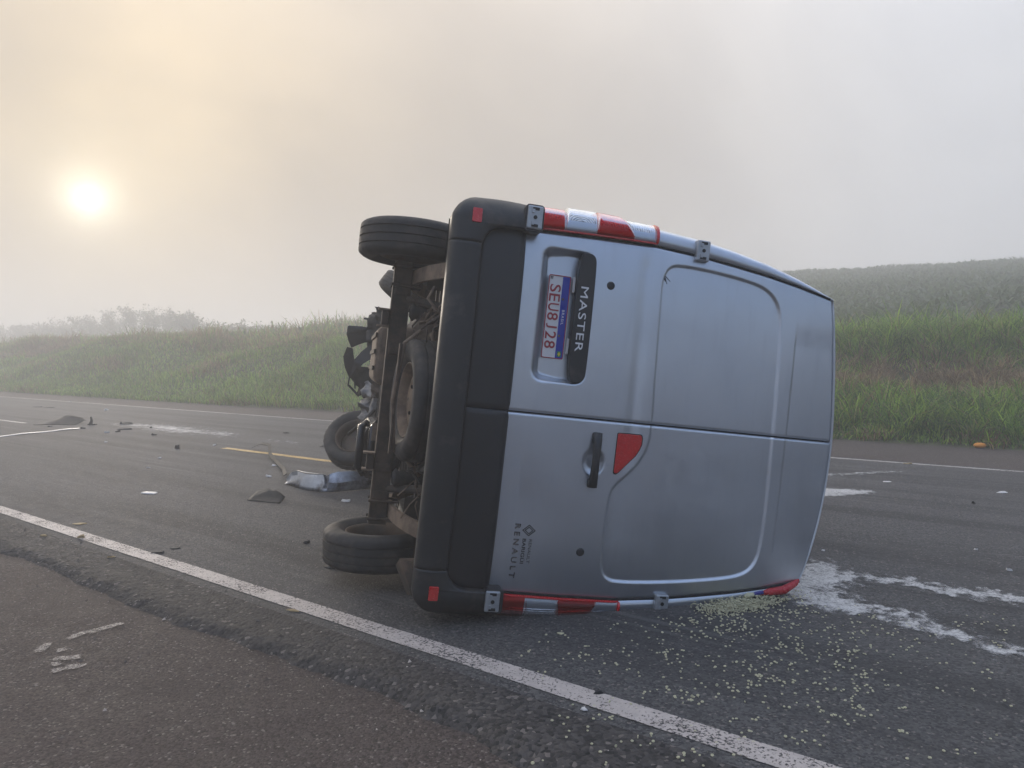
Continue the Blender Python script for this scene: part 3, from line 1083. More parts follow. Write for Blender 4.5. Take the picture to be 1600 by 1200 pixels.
# ---- bumper in three pieces
def plan(s):
    """s in -1..1 along the bumper: rear face, corner, side wrap -> x, y, normal"""
    xs = np.concatenate([[1.062, 1.062, 1.060], 0.93 + 0.13 * np.sin(np.linspace(1.45, 0.05, 14)), np.linspace(0.92, 0, 40)])
    ys = np.concatenate([[0.46, 0.30, 0.12], 0.10 - 0.135 * np.cos(np.linspace(1.45, 0.05, 14)), -0.035 - 0.030 * (1 - (np.linspace(0.92, 0, 40) / 0.92) ** 2)])
    X = np.concatenate([-xs, xs[-2::-1]]); Y = np.concatenate([ys, ys[-2::-1]])
    L = np.concatenate([[0], np.cumsum(np.hypot(np.diff(X), np.diff(Y)))]); L = L / L[-1] * 2 - 1
    x = np.interp(s, L, X); y = np.interp(s, L, Y)
    e = 1e-3
    dx = np.interp(s + e, L, X) - np.interp(s - e, L, X); dy = np.interp(s + e, L, Y) - np.interp(s - e, L, Y)
    n = np.hypot(dx, dy) + 1e-12
    return x, y, dy / n, -dx / n


def bumper_top(x):
    a = np.abs(x)
    k = np.clip((a - 0.795) / 0.118, 0, 1)
    zt = -0.165 + 0.118 * (1 - np.sqrt(np.clip(1 - k * k, 0, 1)))
    return np.where(a > 0.916, 0.112, np.where(a > 0.9125, -0.04 + (a - 0.9125) / 0.0035 * 0.152, zt))


PB = [(-0.07, 0.0, 1), (-0.014, 0.0, 1), (-0.005, -0.003, 1), (-0.001, -0.010, 1), (0.0, -0.022, 1)]
def bumper_piece(s0, s1, label=None):
    nS = 200
    s = np.linspace(s0, s1, nS)
    xx, _, _, _ = plan(s)
    x, y, nx, ny = plan(s)
    zt = bumper_top(x)
    kb = np.clip((np.abs(x) - 0.93) / 0.134, 0, 0.999)
    zb = -0.325 + 0.10 * (1 - np.sqrt(1 - kb * kb))
    rows = []
    for o_, dz, _ in PB: rows.append((o_, zt + dz))
    for f in np.linspace(0.1, 0.9, 7): rows.append((0.006 * math.sin(f * math.pi) , zt - 0.022 + (zb + 0.055 - zt + 0.022) * f))
    for o_, dz in ((0.0, 0.055), (-0.004, 0.036), (-0.013, 0.019), (-0.026, 0.007), (-0.045, 0.001), (-0.09, 0.0), (-0.13, 0.03)): rows.append((o_, zb + dz))
    P = np.stack([np.stack([x + nx * o_, y + ny * o_, z], -1) for o_, z in rows], 1)
    # ends of the pieces roll in
    e = np.minimum(s - s0, s1 - s)
    roll = 0.006 * (1 - np.clip(e / 0.006, 0, 1)) ** 2
    P[:, :, 0] -= nx[:, None] * roll[:, None]; P[:, :, 1] -= ny[:, None] * roll[:, None]
    o = grid_obj('bumper', P, M['black'], van, True, flip=True)
    if label: o['label'] = label
    return o


sx = np.linspace(-1, 1, 2001)
pxs = plan(sx)[0]
sl_ = float(np.interp(-0.815, pxs[300:1700], sx[300:1700])); sr_ = float(np.interp(0.815, pxs[300:1700], sx[300:1700]))
bumper_piece(-0.995, sl_ - 0.0012, 'upper corner of the black rear bumper')
bumper_piece(sl_ + 0.0012, sr_ - 0.0012, 'black step section of the rear bumper')
bumper_piece(sr_ + 0.0012, 0.995, 'lower corner of the black rear bumper')
for cx in (-0.945, 0.93):
    b = MB().prism(rrect(-0.036, 0.036, -0.024, 0.024, 0.006), -0.006, 0.02)
    o = b.build('reflector', M['red_refl'], van, bev=0.002)
    o.location = (cx, -0.040 if cx > 0 else -0.038, -0.205 if cx < 0 else -0.222)
    o.rotation_euler = (0, 0, (0.14 if cx > 0 else -0.14))
# torn end of the bumper bracket at the ground
mobj('bumper_bracket', [(0.80, 0.02, -0.30), (0.97, 0.04, -0.315), (1.0, 0.16, -0.33), (0.86, 0.2, -0.40), (0.80, 0.10, -0.39), (0.82, 0.03, -0.26), (0.97, 0.08, -0.27), (0.98, 0.18, -0.29), (0.86, 0.22, -0.33), (0.80, 0.13, -0.3)],
     [(0, 1, 2, 3, 4), (9, 8, 7, 6, 5), (0, 5, 6, 1), (1, 6, 7, 2), (2, 7, 8, 3), (3, 8, 9, 4), (4, 9, 5, 0)], M['rust'], van)

# ---- tail lamps
def lamp(sgn, label):
    b1, b2 = 0.272, 0.443
    segs = [('lens', 0.136, 0.136, b1, b1, 'red_lens', 0.0), ('lens', b1, b1, b2, b2, 'clear_lens', 0.016), ('lens', b2, b2, 0.665, 0.545, 'red_lens2', 0.014), ('lens', 0.665, 0.545, 0.776, 0.776, 'clear_lens2', 0.002)]
    # red housing under the lenses
    def surf(z0a, z0b, z1a, z1b, off, th0, th1, ylen, n=26, gap=0.0):
        uu = np.linspace(0, 1, n); vv = np.linspace(0, 1, n)
        U_, V_ = np.meshgrid(uu, vv, indexing='ij')
        th = th0 + (th1 - th0) * np.clip(U_ / 0.72, 0, 1)
        zlo = z0a + (z0b - z0a) * np.clip(U_ / 0.72, 0, 1) + gap; zhi = z1a + (z1b - z1a) * np.clip(U_ / 0.72, 0, 1) - gap
        z = zlo + (zhi - zlo) * V_
        e = e_of(z) + 0.004; w = w_of(z)
        x = e + (w - e) * np.sin(th) ** 0.6; y = bow(e, z) + 0.10 * (1 - np.maximum(np.cos(th), 0) ** 0.6) + np.clip((U_ - 0.72) / 0.28, 0, 1) * ylen
        nx_, ny_ = np.sin(th) ** 1.4, -np.maximum(np.cos(th), 0) ** 1.4
        nl = np.hypot(nx_, ny_) + 1e-9
        nx_, ny_ = nx_ / nl, ny_ / nl
        ed = np.minimum.reduce([V_, 1 - V_, U_ * 1.0, np.ones_like(U_)])
        of = off * np.clip(ed / 0.05, 0, 1) ** 0.5
        return np.stack([sgn * (x + nx_ * of), y + ny_ * of, z], -1)
    h = grid_obj('tail_lamp', surf(0.130, 0.130, 0.788, 0.788, 0.004, 0.0, 1.5, 0.16), M['bowl'], van, True, flip=(sgn > 0))
    h['label'] = label
    for nm, a, b, c, d, mt, ex in segs:
        grid_obj(nm, surf(a, b, c, d, 0.014 + ex, 0.0, 1.5, 0.16, gap=0.0008), M[mt], h, True, flip=(sgn > 0))
    # deep red border along the door and at the end of the cluster
    grid_obj('lens_border', surf(0.779, 0.779, 0.792, 0.792, 0.020, 0.0, 1.5, 0.16), M['red_refl'], h, True, flip=(sgn > 0))
    grid_obj('lens_border', surf(0.128, 0.128, 0.792, 0.792, 0.022, 0.0, 0.014, 0.0), M['red_refl'], h, True, flip=(sgn > 0))
    return h


lamp(-1, 'red and clear tail lamp on the raised upper corner')
lamp(1, 'red and clear tail lamp close to the asphalt')

# ---- hinges
def hinge(x0, x1, z0, z1, yo):
    b = MB()
    b.prism([(x0, z0), (x1, z0), (x1, z1), (x0, z1)], yo - 0.020, yo + 0.03)
    o = b.build('hinge', M['hinge'], van, bev=0.007)
    cx, cz = (x0 + x1) / 2, (z0 + z1) / 2
    q = MB().lathe([(yo - 0.0225, 0.0001), (yo - 0.0225, 0.010), (yo - 0.015, 0.010), (yo - 0.015, 0.0001)], 14, 'Y', (cx, 0, cz))
    q.build('bolt', M['bolt'], o)
    w = x1 - x0
    for f in (0.14, 0.86):
        xx = x0 + w * f
        MB().box((xx, yo - 0.021, cz + 0.0), (0.014, 0.006, 0.034)).build('notch', M['bolt'], o)
        MB().box((xx + (0.012 if f < 0.5 else -0.012), yo - 0.0215, cz - 0.012), (0.020, 0.008, 0.014)).build('knuckle', M['hinge'], o, bev=0.002)
    return o


hinge(-1.035, -0.918, 0.045, 0.125, -0.028)
hinge(-1.012, -0.900, 1.005, 1.080, 0.035)
hinge(0.905, 1.010, 0.040, 0.115, -0.028)
hinge(0.905, 1.000, 0.985, 1.060, 0.035)
# rubber surround of the corner hinges
for a, b_ in ((-1.043, -0.905), (0.895, 1.02)):
    MB().prism(rrect(a, b_, 0.035, 0.134, 0.02), -0.038, 0.05).build('hinge_seat', M['black'], van, bev=0.004)

# ---- lettering
def text_mesh(name, body, x0, x1, z0, z1, y, mat, parent, bold=0.0, depth=0.001, shear=0.0, spacing=1.0):
    cu = bpy.data.curves.new(name, 'FONT')
    cu.body = body
    cu.size = 1.0
    cu.offset = bold
    cu.extrude = 0.01
    cu.space_character = spacing
    cu.resolution_u = 4
    ob = bpy.data.objects.new(name, cu)
    COL.objects.link(ob)
    dg = bpy.context.evaluated_depsgraph_get()
    me = bpy.data.meshes.new_from_object(ob.evaluated_get(dg))
    bpy.data.objects.remove(ob)
    n = len(me.vertices)
    co = np.zeros(n * 3); me.vertices.foreach_get('co', co); co = co.reshape(-1, 3)
    lo, hi = co.min(0), co.max(0)
    fx = (co[:, 0] - lo[0]) / (hi[0] - lo[0]); fz = (co[:, 1] - lo[1]) / (hi[1] - lo[1])
    x = x0 + (x1 - x0) * fx + shear * (z1 - z0) * fz
    z = z0 + (z1 - z0) * fz
    yy = (y(x, z) if callable(y) else y) - np.where(co[:, 2] > 0, depth, 0)
    out = np.stack([x, yy + 0 * x, z], 1)
    me.vertices.foreach_set('co', out.ravel().astype(np.float32))
    me.materials.clear(); me.materials.append(mat)
    me.update()
    o = bpy.data.objects.new(name, me)
    COL.objects.link(o)
    o.parent = parent
    return o


# plate in its recess
yp = 0.049
plate = MB().prism(rrect(-0.721, -0.290, 0.213, 0.331, 0.008), yp - 0.004, yp + 0.001).build('number_plate', M['plate_white'], door_l)
def frame_strip(name, outer, inner, y0, y1, mat, parent):
    n = len(outer)
    vs = [(a, y0, b) for a, b in outer] + [(a, y0, b) for a, b in inner] + [(a, y1, b) for a, b in outer] + [(a, y1, b) for a, b in inner]
    fs = []
    for i in range(n):
        j = (i + 1) % n
        fs += [(i, j, n + j, n + i), (2 * n + i, 3 * n + i, 3 * n + j, 2 * n + j), (i, 2 * n + i, 2 * n + j, j), (n + i, n + j, 3 * n + j, 3 * n + i)]
    return MB().add(vs, fs).build(name, mat, parent)


# the plate group lives one level down: plate and its print are pieces of the upper door
frame_strip('plate_border', rrect(-0.721, -0.290, 0.213, 0.331, 0.008), rrect(-0.7165, -0.2945, 0.2175, 0.3265, 0.006), yp - 0.0066, yp - 0.0045, M['plate_red'], door_l)
MB().prism([(-0.7165, 0.288), (-0.2945, 0.288), (-0.2945, 0.3263), (-0.7165, 0.3263)], yp - 0.0062, yp - 0.0045).build('plate_band', M['plate_blue'], door_l)
for k, ch in enumerate('SEU8J28'):
    cx = -0.672 + k * 0.0486
    text_mesh('plate_lettering', ch, cx + (0.008 if ch == 'J' else 0), cx + (0.031 if ch == 'J' else 0.0395), 0.2235, 0.2815, yp - 0.0045, M['plate_red'], door_l, 0.0 if ch == 'J' else 0.008, 0.0015)
text_mesh('plate_lettering', 'BRASIL', -0.545, -0.468, 0.300, 0.3135, yp - 0.0064, M['white_letter'], door_l, 0.01, 0.0008, 0.0, 1.25)
text_mesh('plate_lettering', 'BR', -0.713, -0.697, 0.2215, 0.235, yp - 0.0045, M['black_letter'], door_l, 0.01, 0.0008)
MB().prism([(-0.330, 0.298), (-0.302, 0.298), (-0.302, 0.318), (-0.330, 0.318)], yp - 0.0072, yp - 0.0062).build('plate_flag', M['green'], door_l)
MB().prism([(-0.328, 0.308), (-0.316, 0.300), (-0.304, 0.308), (-0.316, 0.316)], yp - 0.0080, yp - 0.0072).build('plate_flag', M['yellow'], door_l)
for x in (-0.60, -0.41):
    MB().lathe([(yp - 0.010, 0.0001), (yp - 0.010, 0.006), (yp - 0.0045, 0.007)], 10, 'Y', (x, 0, 0.2985), False).build('plate_screw', M['steel'], door_l)
# handle bar with the model name
bar = rrect(-0.846, -0.178, 0.352, 0.448, 0.05)
bar = [(x, max(z, 0.352)) if z > 0.36 else (x, 0.352) for x, z in bar]
bar = [(-0.838, 0.352)] + [(x, z) for x, z in chaikin([(-0.845, 0.352), (-0.849, 0.40), (-0.836, 0.432), (-0.80, 0.448), (-0.50, 0.450), (-0.225, 0.450), (-0.19, 0.438), (-0.176, 0.405), (-0.18, 0.352)], 1) if True]
bo = MB().prism(chaikin([(-0.846, 0.352), (-0.851, 0.41), (-0.835, 0.440), (-0.79, 0.450), (-0.23, 0.453), (-0.19, 0.440), (-0.172, 0.410), (-0.178, 0.352)], 2), -0.002, 0.056).build('handle_bar', M['black'], door_l, bev=0.005)
text_mesh('model_lettering', 'MASTER', -0.673, -0.338, 0.376, 0.417, -0.0015, M['white_letter'], door_l, 0.0, 0.003, 0.0, 1.1)
for x in (-0.68, -0.36):
    MB().box((x, 0.04, 0.347), (0.08, 0.02, 0.012)).build('plate_light', M['bit_white'], door_l, bev=0.003)
# hole plugs
for x, z, d in ((-0.700, 0.540, door_l), (0.697, 0.530, door_r)):
    y = float(bow(np.array(x), np.array(z)))
    MB().lathe([(y - 0.006, 0.0001), (y - 0.006, 0.014), (y - 0.004, 0.021), (y + 0.004, 0.023)], 24, 'Y', (x, 0, z), False).build('hole_plug', M['black'], d, True)
# door handle
y = float(bow(np.array(0.2), np.array(0.55)))
hp = []
for f in np.linspace(0, 1, 9):
    hp.append((0.068 + 0.285 * f, y - 0.012 - 0.030 * math.sin(math.pi * min(1, max(0, f * 1.05))) ** 0.7, 0.549 - 0.006 * math.sin(f * 3.1)))
hv, hf = [], []
for i, (a, b, c) in enumerate(hp):
    hw = 0.020 + 0.006 * abs(2 * i / 8 - 1)
    for dz, dy in ((-hw, 0.004), (-hw * 0.8, -0.009), (0, -0.013), (hw * 0.8, -0.009), (hw, 0.004), (hw * 0.7, 0.014), (-hw * 0.7, 0.014)):
        hv.append((a, b + dy, c + dz))
for i in range(8):
    for k in range(7):
        hf.append((i * 7 + k, i * 7 + (k + 1) % 7, (i + 1) * 7 + (k + 1) % 7, (i + 1) * 7 + k))
hf += [tuple(range(7)), tuple(range(62, 55, -1))]
MB().add(hv, hf).build('door_handle', M['black'], door_r, True)
for a, b in ((0.066, 0.125), (0.305, 0.356)):
    MB().prism(rrect(a, b, 0.522, 0.574, 0.014), y - 0.016, y + 0.012).build('handle_mount', M['black'], door_r, bev=0.004)
# high red reflector on the lower door
rp = [(0.066, 0.662), (0.061, 0.668), (0.060, 0.786), (0.066, 0.795), (0.080, 0.799), (0.112, 0.798), (0.140, 0.788), (0.172, 0.770), (0.262, 0.688), (0.271, 0.676), (0.270, 0.665), (0.262, 0.660)]
MB().prism([(a, b) for a, b in rp], y - 0.005, y + 0.02).build('reflector', M['red_refl'], door_r, bev=0.003)
frame_strip('reflector_rim', [(a + (a - 0.14) * 0.05, b + (b - 0.72) * 0.06) for a, b in rp], rp, y - 0.003, y + 0.02, M['gap'], door_r)
surf = lambda x, z: bow(x, z) - 0.0008
text_mesh('maker_lettering', 'RENAULT', 0.568, 0.852, 0.165, 0.195, surf, M['chrome'], door_r, 0.012, 0.005, 0.0, 1.5)
text_mesh('dealer_lettering', 'RENAULT', 0.646, 0.772, 0.247, 0.263, surf, M['black_letter'], door_r, 0.0, 0.0008)
text_mesh('dealer_lettering', 'BARIGÜI', 0.644, 0.775, 0.213, 0.236, surf, M['black_letter'], door_r, 0.015, 0.0008)
# diamond emblem: two interlaced lozenges
def loz(cx, cz, a, b): return [(cx - a, cz), (cx, cz + b), (cx + a, cz), (cx, cz - b)]
yb = float(bow(np.array(0.6), np.array(0.24)))
frame_strip('emblem', loz(0.600, 0.241, 0.030, 0.036), loz(0.600, 0.241, 0.0245, 0.0295), yb - 0.0025, yb - 0.0002, M['black_letter'], door_r)
frame_strip('emblem', loz(0.600, 0.241, 0.0195, 0.0235), loz(0.600, 0.241, 0.0145, 0.0175), yb - 0.0025, yb - 0.0002, M['black_letter'], door_r)
# scratch in the paint
for dx, dz, ln, an in ((-0.775, 0.845, 0.05, 0.9), (-0.782, 0.862, 0.04, 0.7), (-0.770, 0.852, 0.035, 1.2)):
    yy = float(door_y(np.array([dx]), np.array([dz]))[0])
    MB().box((dx, yy - 0.001, dz), (0.003, 0.002, ln), (0, an, 0)).build('scratch', M['bit_dark'], door_l)

# ---- wheels
def wheel(loc, rot, rmat=None):
    rmat = rmat or M['steel']
    # axis along x, outer face toward +x
    rim = MB()
    rim.lathe([(-0.085, 0.205), (-0.085, 0.212), (-0.07, 0.198), (-0.045, 0.185), (0.03, 0.178), (0.06, 0.195), (0.085, 0.205), (0.085, 0.212), (0.078, 0.203), (0.055, 0.186), (0.03, 0.170), (-0.045, 0.177), (-0.07, 0.190)], 40)
    hubp = [(0.055, 0.0005), (0.058, 0.05), (0.040, 0.075), (0.050, 0.12), (0.035, 0.172), (0.022, 0.172), (0.037, 0.12), (0.028, 0.075), (0.040, 0.05), (0.037, 0.0005)]
    w = MB().lathe(hubp, 36, closed=False).build('wheel', rmat, van, True)
    w.location = loc
    w.rotation_euler = rot
    rim.build('rim', rmat, w, True)
    tw = 0.115
    P = [(-0.082, 0.214), (-0.100, 0.235), (-0.112, 0.268), (-0.108, 0.300), (-0.098, 0.322), (-0.086, 0.336)]
    x = -0.080
    tr = []
    for gx in (-0.048, 0.0, 0.048):
        tr += [(gx - 0.014, 0), (gx - 0.0055, 0), (gx - 0.004, -0.008), (gx + 0.004, -0.008), (gx + 0.0055, 0), (gx + 0.014, 0)]
    P += [(a, 0.3425 - 0.35 * a * a + b) for a, b in [(-0.075, 0)] + tr + [(0.075, 0)]]
    P += [(0.086, 0.336), (0.098, 0.322), (0.108, 0.300), (0.112, 0.268), (0.100, 0.235), (0.082, 0.214), (0.07, 0.206), (-0.07, 0.206)]
    tb = MB().lathe(P, 96)
    # cut shoulder blocks
    v = np.array(tb.v); m = len(P)
    ph = (np.arange(len(v)) // m)
    rad = np.hypot(v[:, 1], v[:, 2])
    sh = (np.abs(v[:, 0]) > 0.070) & (rad > 0.315) & (ph % 3 == 0)
    v[sh, 1:] *= 0.985
    tb.v = [tuple(p) for p in v]
    ty = tb.build('tyre', M['rubber'], w, True)
    ty.data.set_sharp_from_angle(angle=R(32))
    for k in range(6):
        a = k * math.pi / 3
        rim2 = MB().lathe([(0.040, 0.0001), (0.052, 0.010), (0.035, 0.012)], 8, 'X', (0, 0.085 * math.cos(a), 0.085 * math.sin(a)), False)
        rim2.build('wheel_nut', M['bolt'], w)
    return w


AY = 0.92
wheel((-0.915, AY, -0.415), (0, 0, math.pi))['label'] = 'rear wheel raised in the air'
wheel((0.925, AY, -0.44), (0, -0.07, 0))['label'] = 'rear wheel resting just above the asphalt'
wheel((-0.96, 4.55, -0.17), (0, -0.55, math.pi))['label'] = 'front wheel raised high behind the axle'
wheel((0.66, 4.45, -0.56), (0, -0.30, 0.85))['label'] = 'wrenched front wheel turned outward'
sw = wheel((0.015, 0.50, -0.33), (Matrix.Rotation(R(-8), 3, 'X') @ Matrix.Rotation(R(90), 3, 'Y')).to_euler(), M['tan'])
sw['label'] = 'spare wheel slung under the floor'

# ---- underside
MB().box((0, 2.55, -0.07), (1.96, 4.7, 0.05)).build('floor_pan', M['under'], van)
for x in (-0.55, 0.55):
    MB().box((x, 2.3, -0.15), (0.09, 4.3, 0.12)).build('chassis_rail', M['under'], van, bev=0.01)
for y in (0.16, 1.5, 2.3, 3.2):
    MB().box((0, y, -0.16), (1.0, 0.09, 0.10)).build('cross_member', M['under'], van, bev=0.01)
for y in np.arange(0.3, 4.2, 0.28):
    MB().box((0, y, -0.10), (1.85, 0.04, 0.03)).build('floor_rib', M['under'], van)
for x in (-0.985, 0.985):
    MB().box((x, 2.55, -0.15), (0.08, 2.3, 0.16)).build('sill', M['black'], van, bev=0.02)
# rear wheel arches
for sgn in (-1, 1):
    vs, fs = [], []
    for i, a in enumerate(np.linspace(0.05, math.pi - 0.05, 13)):
        for xx in (0.70, 1.02):
            vs.append((sgn * xx, AY + 0.42 * math.cos(a), -0.30 + 0.40 * math.sin(a)))
    fs = [(2 * i, 2 * i + 1, 2 * i + 3, 2 * i + 2) for i in range(12)]
    MB().add(vs, fs).build('wheel_arch', M['under'], van, fix=False)
# rear axle beam: an open channel
ax = [(-0.045, -0.055), (0.045, -0.055), (0.045, -0.043), (-0.033, -0.043), (-0.033, 0.043), (0.045, 0.043), (0.045, 0.055), (-0.045, 0.055)]
vs = [(x, AY + a, -0.475 + b) for x in (-0.80, 0.80) for a, b in ax]
fs = [tuple(range(8)), tuple(range(15, 7, -1))] + [(i, (i + 1) % 8, 8 + (i + 1) % 8, 8 + i) for i in range(8)]
axo = MB().add(vs, fs).build('rear_axle', M['rust'], van, bev=0.006)
for x in (-0.62, -0.26, 0.45, 0.62):
    MB().box((x, AY - 0.048, -0.475), (0.05, 0.02, 0.085)).build('axle_plate', M['rust'], axo, bev=0.004)
for x in (-0.45, 0.42):
    MB().box((x, AY - 0.03, -0.555), (0.09, 0.07, 0.045)).build('axle_bracket', M['rust'], axo, bev=0.006)
    MB().box((x - 0.05, AY - 0.03, -0.565), (0.010, 0.08, 0.07)).build('axle_bracket', M['tan'], axo)
    MB().box((x + 0.05, AY - 0.03, -0.565), (0.010, 0.08, 0.07)).build('axle_bracket', M['tan'], axo)
# leaf springs
for sgn in (-1, 1):
    vs = []
    for f in np.linspace(0, 1, 18):
        yy = 0.20 + 1.55 * f
        zz = -0.19 - 0.215 * math.sin(math.pi * min(1, max(0, f))) ** 0.8
        for dx in (-0.042, 0.042):
            for dz in (-0.012, 0.012):
                vs.append((sgn * 0.71 + dx, yy, zz + dz))
    fs = []
    for i in range(17):
        b = i * 4
        for p, q in ((0, 1), (1, 3), (3, 2), (2, 0)):
            fs.append((b + p, b + q, b + 4 + q, b + 4 + p))
    fs += [(0, 1, 3, 2), (68, 70, 71, 69)]
    ls = MB().add(vs, fs).build('leaf_spring', M['tan'], van)
    for f in (-0.06, 0.06):
        MB().tube([(sgn * 0.71 - 0.055, AY + f, -0.54), (sgn * 0.71 - 0.055, AY + f, -0.36), (sgn * 0.71 + 0.055, AY + f, -0.36), (sgn * 0.71 + 0.055, AY + f, -0.54)], 0.009, 6).build('u_bolt', M['rust'], ls)
    # rubber bump stop and damper
    pr_ = [(-0.42, 0.03)]
    for k in range(5): pr_ += [(-0.40 + k * 0.045, 0.058), (-0.38 + k * 0.045, 0.040)]
    pr_ += [(-0.17, 0.06)]
    MB().lathe(pr_, 20, 'Z', (sgn * 0.50, AY - 0.10, 0), False).build('bump_stop', M['rubber'], van, True)
    MB().tube([(sgn * 0.60, AY + 0.06, -0.5), (sgn * 0.50, AY - 0.42, -0.12)], [0.020, 0.030], 12).build('damper', M['under'], van)
# spare wheel carrier
MB().box((0.015, 0.52, -0.47), (0.62, 0.05, 0.016)).build('spare_carrier', M['rust'], van, bev=0.004)
MB().tube([(-0.38, 0.62, -0.36), (-0.30, 0.52, -0.45), (0.015, 0.50, -0.485), (0.30, 0.52, -0.45), (0.40, 0.62, -0.3)], 0.012, 8).build('spare_carrier', M['tan'], van)
# tan brackets, hooks and hoses round the spare wheel
mobj('hanger_bracket', [(-0.50, 0.70, -0.34), (-0.39, 0.70, -0.40), (-0.36, 0.70, -0.31), (-0.47, 0.70, -0.25), (-0.50, 0.715, -0.34), (-0.39, 0.715, -0.40), (-0.36, 0.715, -0.31), (-0.47, 0.715, -0.25)],
     [(0, 1, 2, 3), (7, 6, 5, 4), (0, 4, 5, 1), (1, 5, 6, 2), (2, 6, 7, 3), (3, 7, 4, 0)], M['tan'], van)
mobj('hanger_bracket', [(0.28, 0.62, -0.42), (0.41, 0.62, -0.34), (0.37, 0.62, -0.27), (0.24, 0.62, -0.33), (0.28, 0.635, -0.42), (0.41, 0.635, -0.34), (0.37, 0.635, -0.27), (0.24, 0.635, -0.33)],
     [(0, 1, 2, 3), (7, 6, 5, 4), (0, 4, 5, 1), (1, 5, 6, 2), (2, 6, 7, 3), (3, 7, 4, 0)], M['tan'], van)
MB().tube([(-0.47, 0.66, -0.30), (-0.42, 0.64, -0.27), (-0.36, 0.62, -0.29), (-0.31, 0.6, -0.28)], [0.012, 0.014, 0.013, 0.007], 8).build('hook', M['tan'], van)
rh = random.Random(5)
for k in range(16):
    x0 = rh.uniform(-0.5, 0.55); z0 = rh.uniform(-0.40, -0.15)
    pts = [(x0, rh.uniform(0.6, 0.9), z0)]
    for j in range(4):
        p = pts[-1]
        pts.append((p[0] + rh.uniform(-0.09, 0.09), p[1] + rh.uniform(-0.05, 0.08), min(-0.12, max(-0.46, p[2] + rh.uniform(-0.08, 0.08)))))
    MB().tube(pts, rh.choice([0.006, 0.009, 0.012]), 6).build('brake_hose', M[rh.choice(['under', 'rubber', 'rust', 'gloss_black', 'steel'])], van, True)
for k in range(26):
    x0 = rh.uniform(-0.50, -0.12) if k % 3 else rh.uniform(0.30, 0.62); z0 = rh.uniform(-0.36, -0.14)
    pts = [(x0, rh.uniform(0.36, 0.62), z0)]
    for j in range(3):
        p = pts[-1]
        pts.append((p[0] + rh.uniform(-0.08, 0.08), p[1] + rh.uniform(-0.03, 0.06), min(-0.12, max(-0.40, p[2] + rh.uniform(-0.07, 0.07)))))
    MB().tube(pts, rh.choice([0.004, 0.006, 0.010]), 6).build('cable', M[rh.choice(['tan', 'tan', 'steel', 'rubber', 'rust'])], van, True)
# brown fuel tank
tk = rrect(-0.46, -0.02, -0.56, -0.14, 0.07)
tko = MB().prism(tk, 1.75, 2.7).build('fuel_tank', M['tan'], van, bev=0.03)
for x in (-0.38, -0.26, -0.14):
    MB().box((x, 2.2, -0.565), (0.03, 0.9, 0.012)).build('tank_rib', M['rust'], tko)
# black exhaust silencer
for dx, dzz in ((0.30, -0.52), (0.40, -0.57)):
    pass
sil = MB().prism(chaikin([(0.27, -0.60), (0.62, -0.60), (0.66, -0.45), (0.60, -0.30), (0.30, -0.30), (0.24, -0.45)], 2), 1.62, 2.35).build('silencer', M['gloss_black'], van, bev=0.03)
MB().tube([(0.25, 1.60, -0.57), (0.27, 1.56, -0.605), (0.55, 1.56, -0.605), (0.60, 1.60, -0.56)], 0.028, 10).build('exhaust_pipe', M['gloss_black'], sil, True)
MB().tube([(0.25, 1.66, -0.50), (0.28, 1.56, -0.53), (0.55, 1.56, -0.53), (0.62, 1.66, -0.48)], 0.026, 10).build('exhaust_pipe', M['gloss_black'], sil, True)
MB().box((0.30, 1.52, -0.50), (0.12, 0.01, 0.07)).build('silencer_tag', M['tan'], sil)
# engine and subframe behind the front axle
MB().box((0.05, 4.4, -0.24), (1.2, 0.9, 0.30)).build('engine', M['under'], van, bev=0.05)
MB().box((0.0, 4.2, -0.38), (1.15, 0.14, 0.08), (0.1, 0.15, 0.05)).build('subframe', M['alu'], van, bev=0.02)
MB().tube([(0.42, 4.3, -0.40), (0.55, 4.4, -0.50), (0.64, 4.45, -0.55)], [0.03, 0.025, 0.03], 10).build('drive_shaft', M['alu'], van, True)
MB().tube([(0.30, 4.1, -0.42), (0.48, 4.25, -0.55), (0.60, 4.35, -0.66)], 0.018, 8).build('track_rod', M['bolt'], van, True)
# crushed pale metal around the engine bay
def crumpled(name, mat, c, size, nrm, seed, amp, parent, n=14, thick=0.004):
    u = np.linspace(-0.5, 0.5, n)
    A, B = np.meshgrid(u, u, indexing='ij')
    hgt = (fbm(A * 5 + seed, B * 5 + seed * 2.3, 3, seed) - 0.5) * 2 * amp + amp * np.sin(A * 9 + seed) * 0.5
    jx = (fbm(A * 7, B * 7 + 5, 2, seed + 1) - 0.5) * 0.25
    P = np.stack([(A + jx) * size[0], (B + jx * 0.7) * size[1], hgt], -1)
    q = Vector(nrm).to_track_quat('Z', 'Y').to_matrix()
    P = P.reshape(-1, 3) @ np.array(q).T + np.array(c)
    return grid_obj(name, P.reshape(n, n, 3), mat, parent, True, thick=thick)


crumpled('crushed_panel', M['alu'], (0.20, 4.45, -0.42), (0.26, 0.36), (0.2, -0.7, -0.7), 3, 0.07, van)
crumpled('crushed_panel', M['alu'], (0.38, 4.3, -0.44), (0.22, 0.3), (0.4, -0.8, -0.5), 6, 0.06, van)
crumpled('crushed_panel', M['rust'], (0.10, 4.1, -0.38), (0.16, 0.2), (0, -1, -0.4), 8, 0.03, van)
crumpled('wheel_liner', M['dark_plastic'], (-0.62, 4.5, -0.36), (0.34, 0.5), (-0.2, -0.8, -0.6), 9, 0.07, van)
crumpled('wheel_liner', M['dark_plastic'], (-0.70, 4.3, -0.42), (0.14, 0.2), (0.1, -0.8, -0.6), 12, 0.05, van)

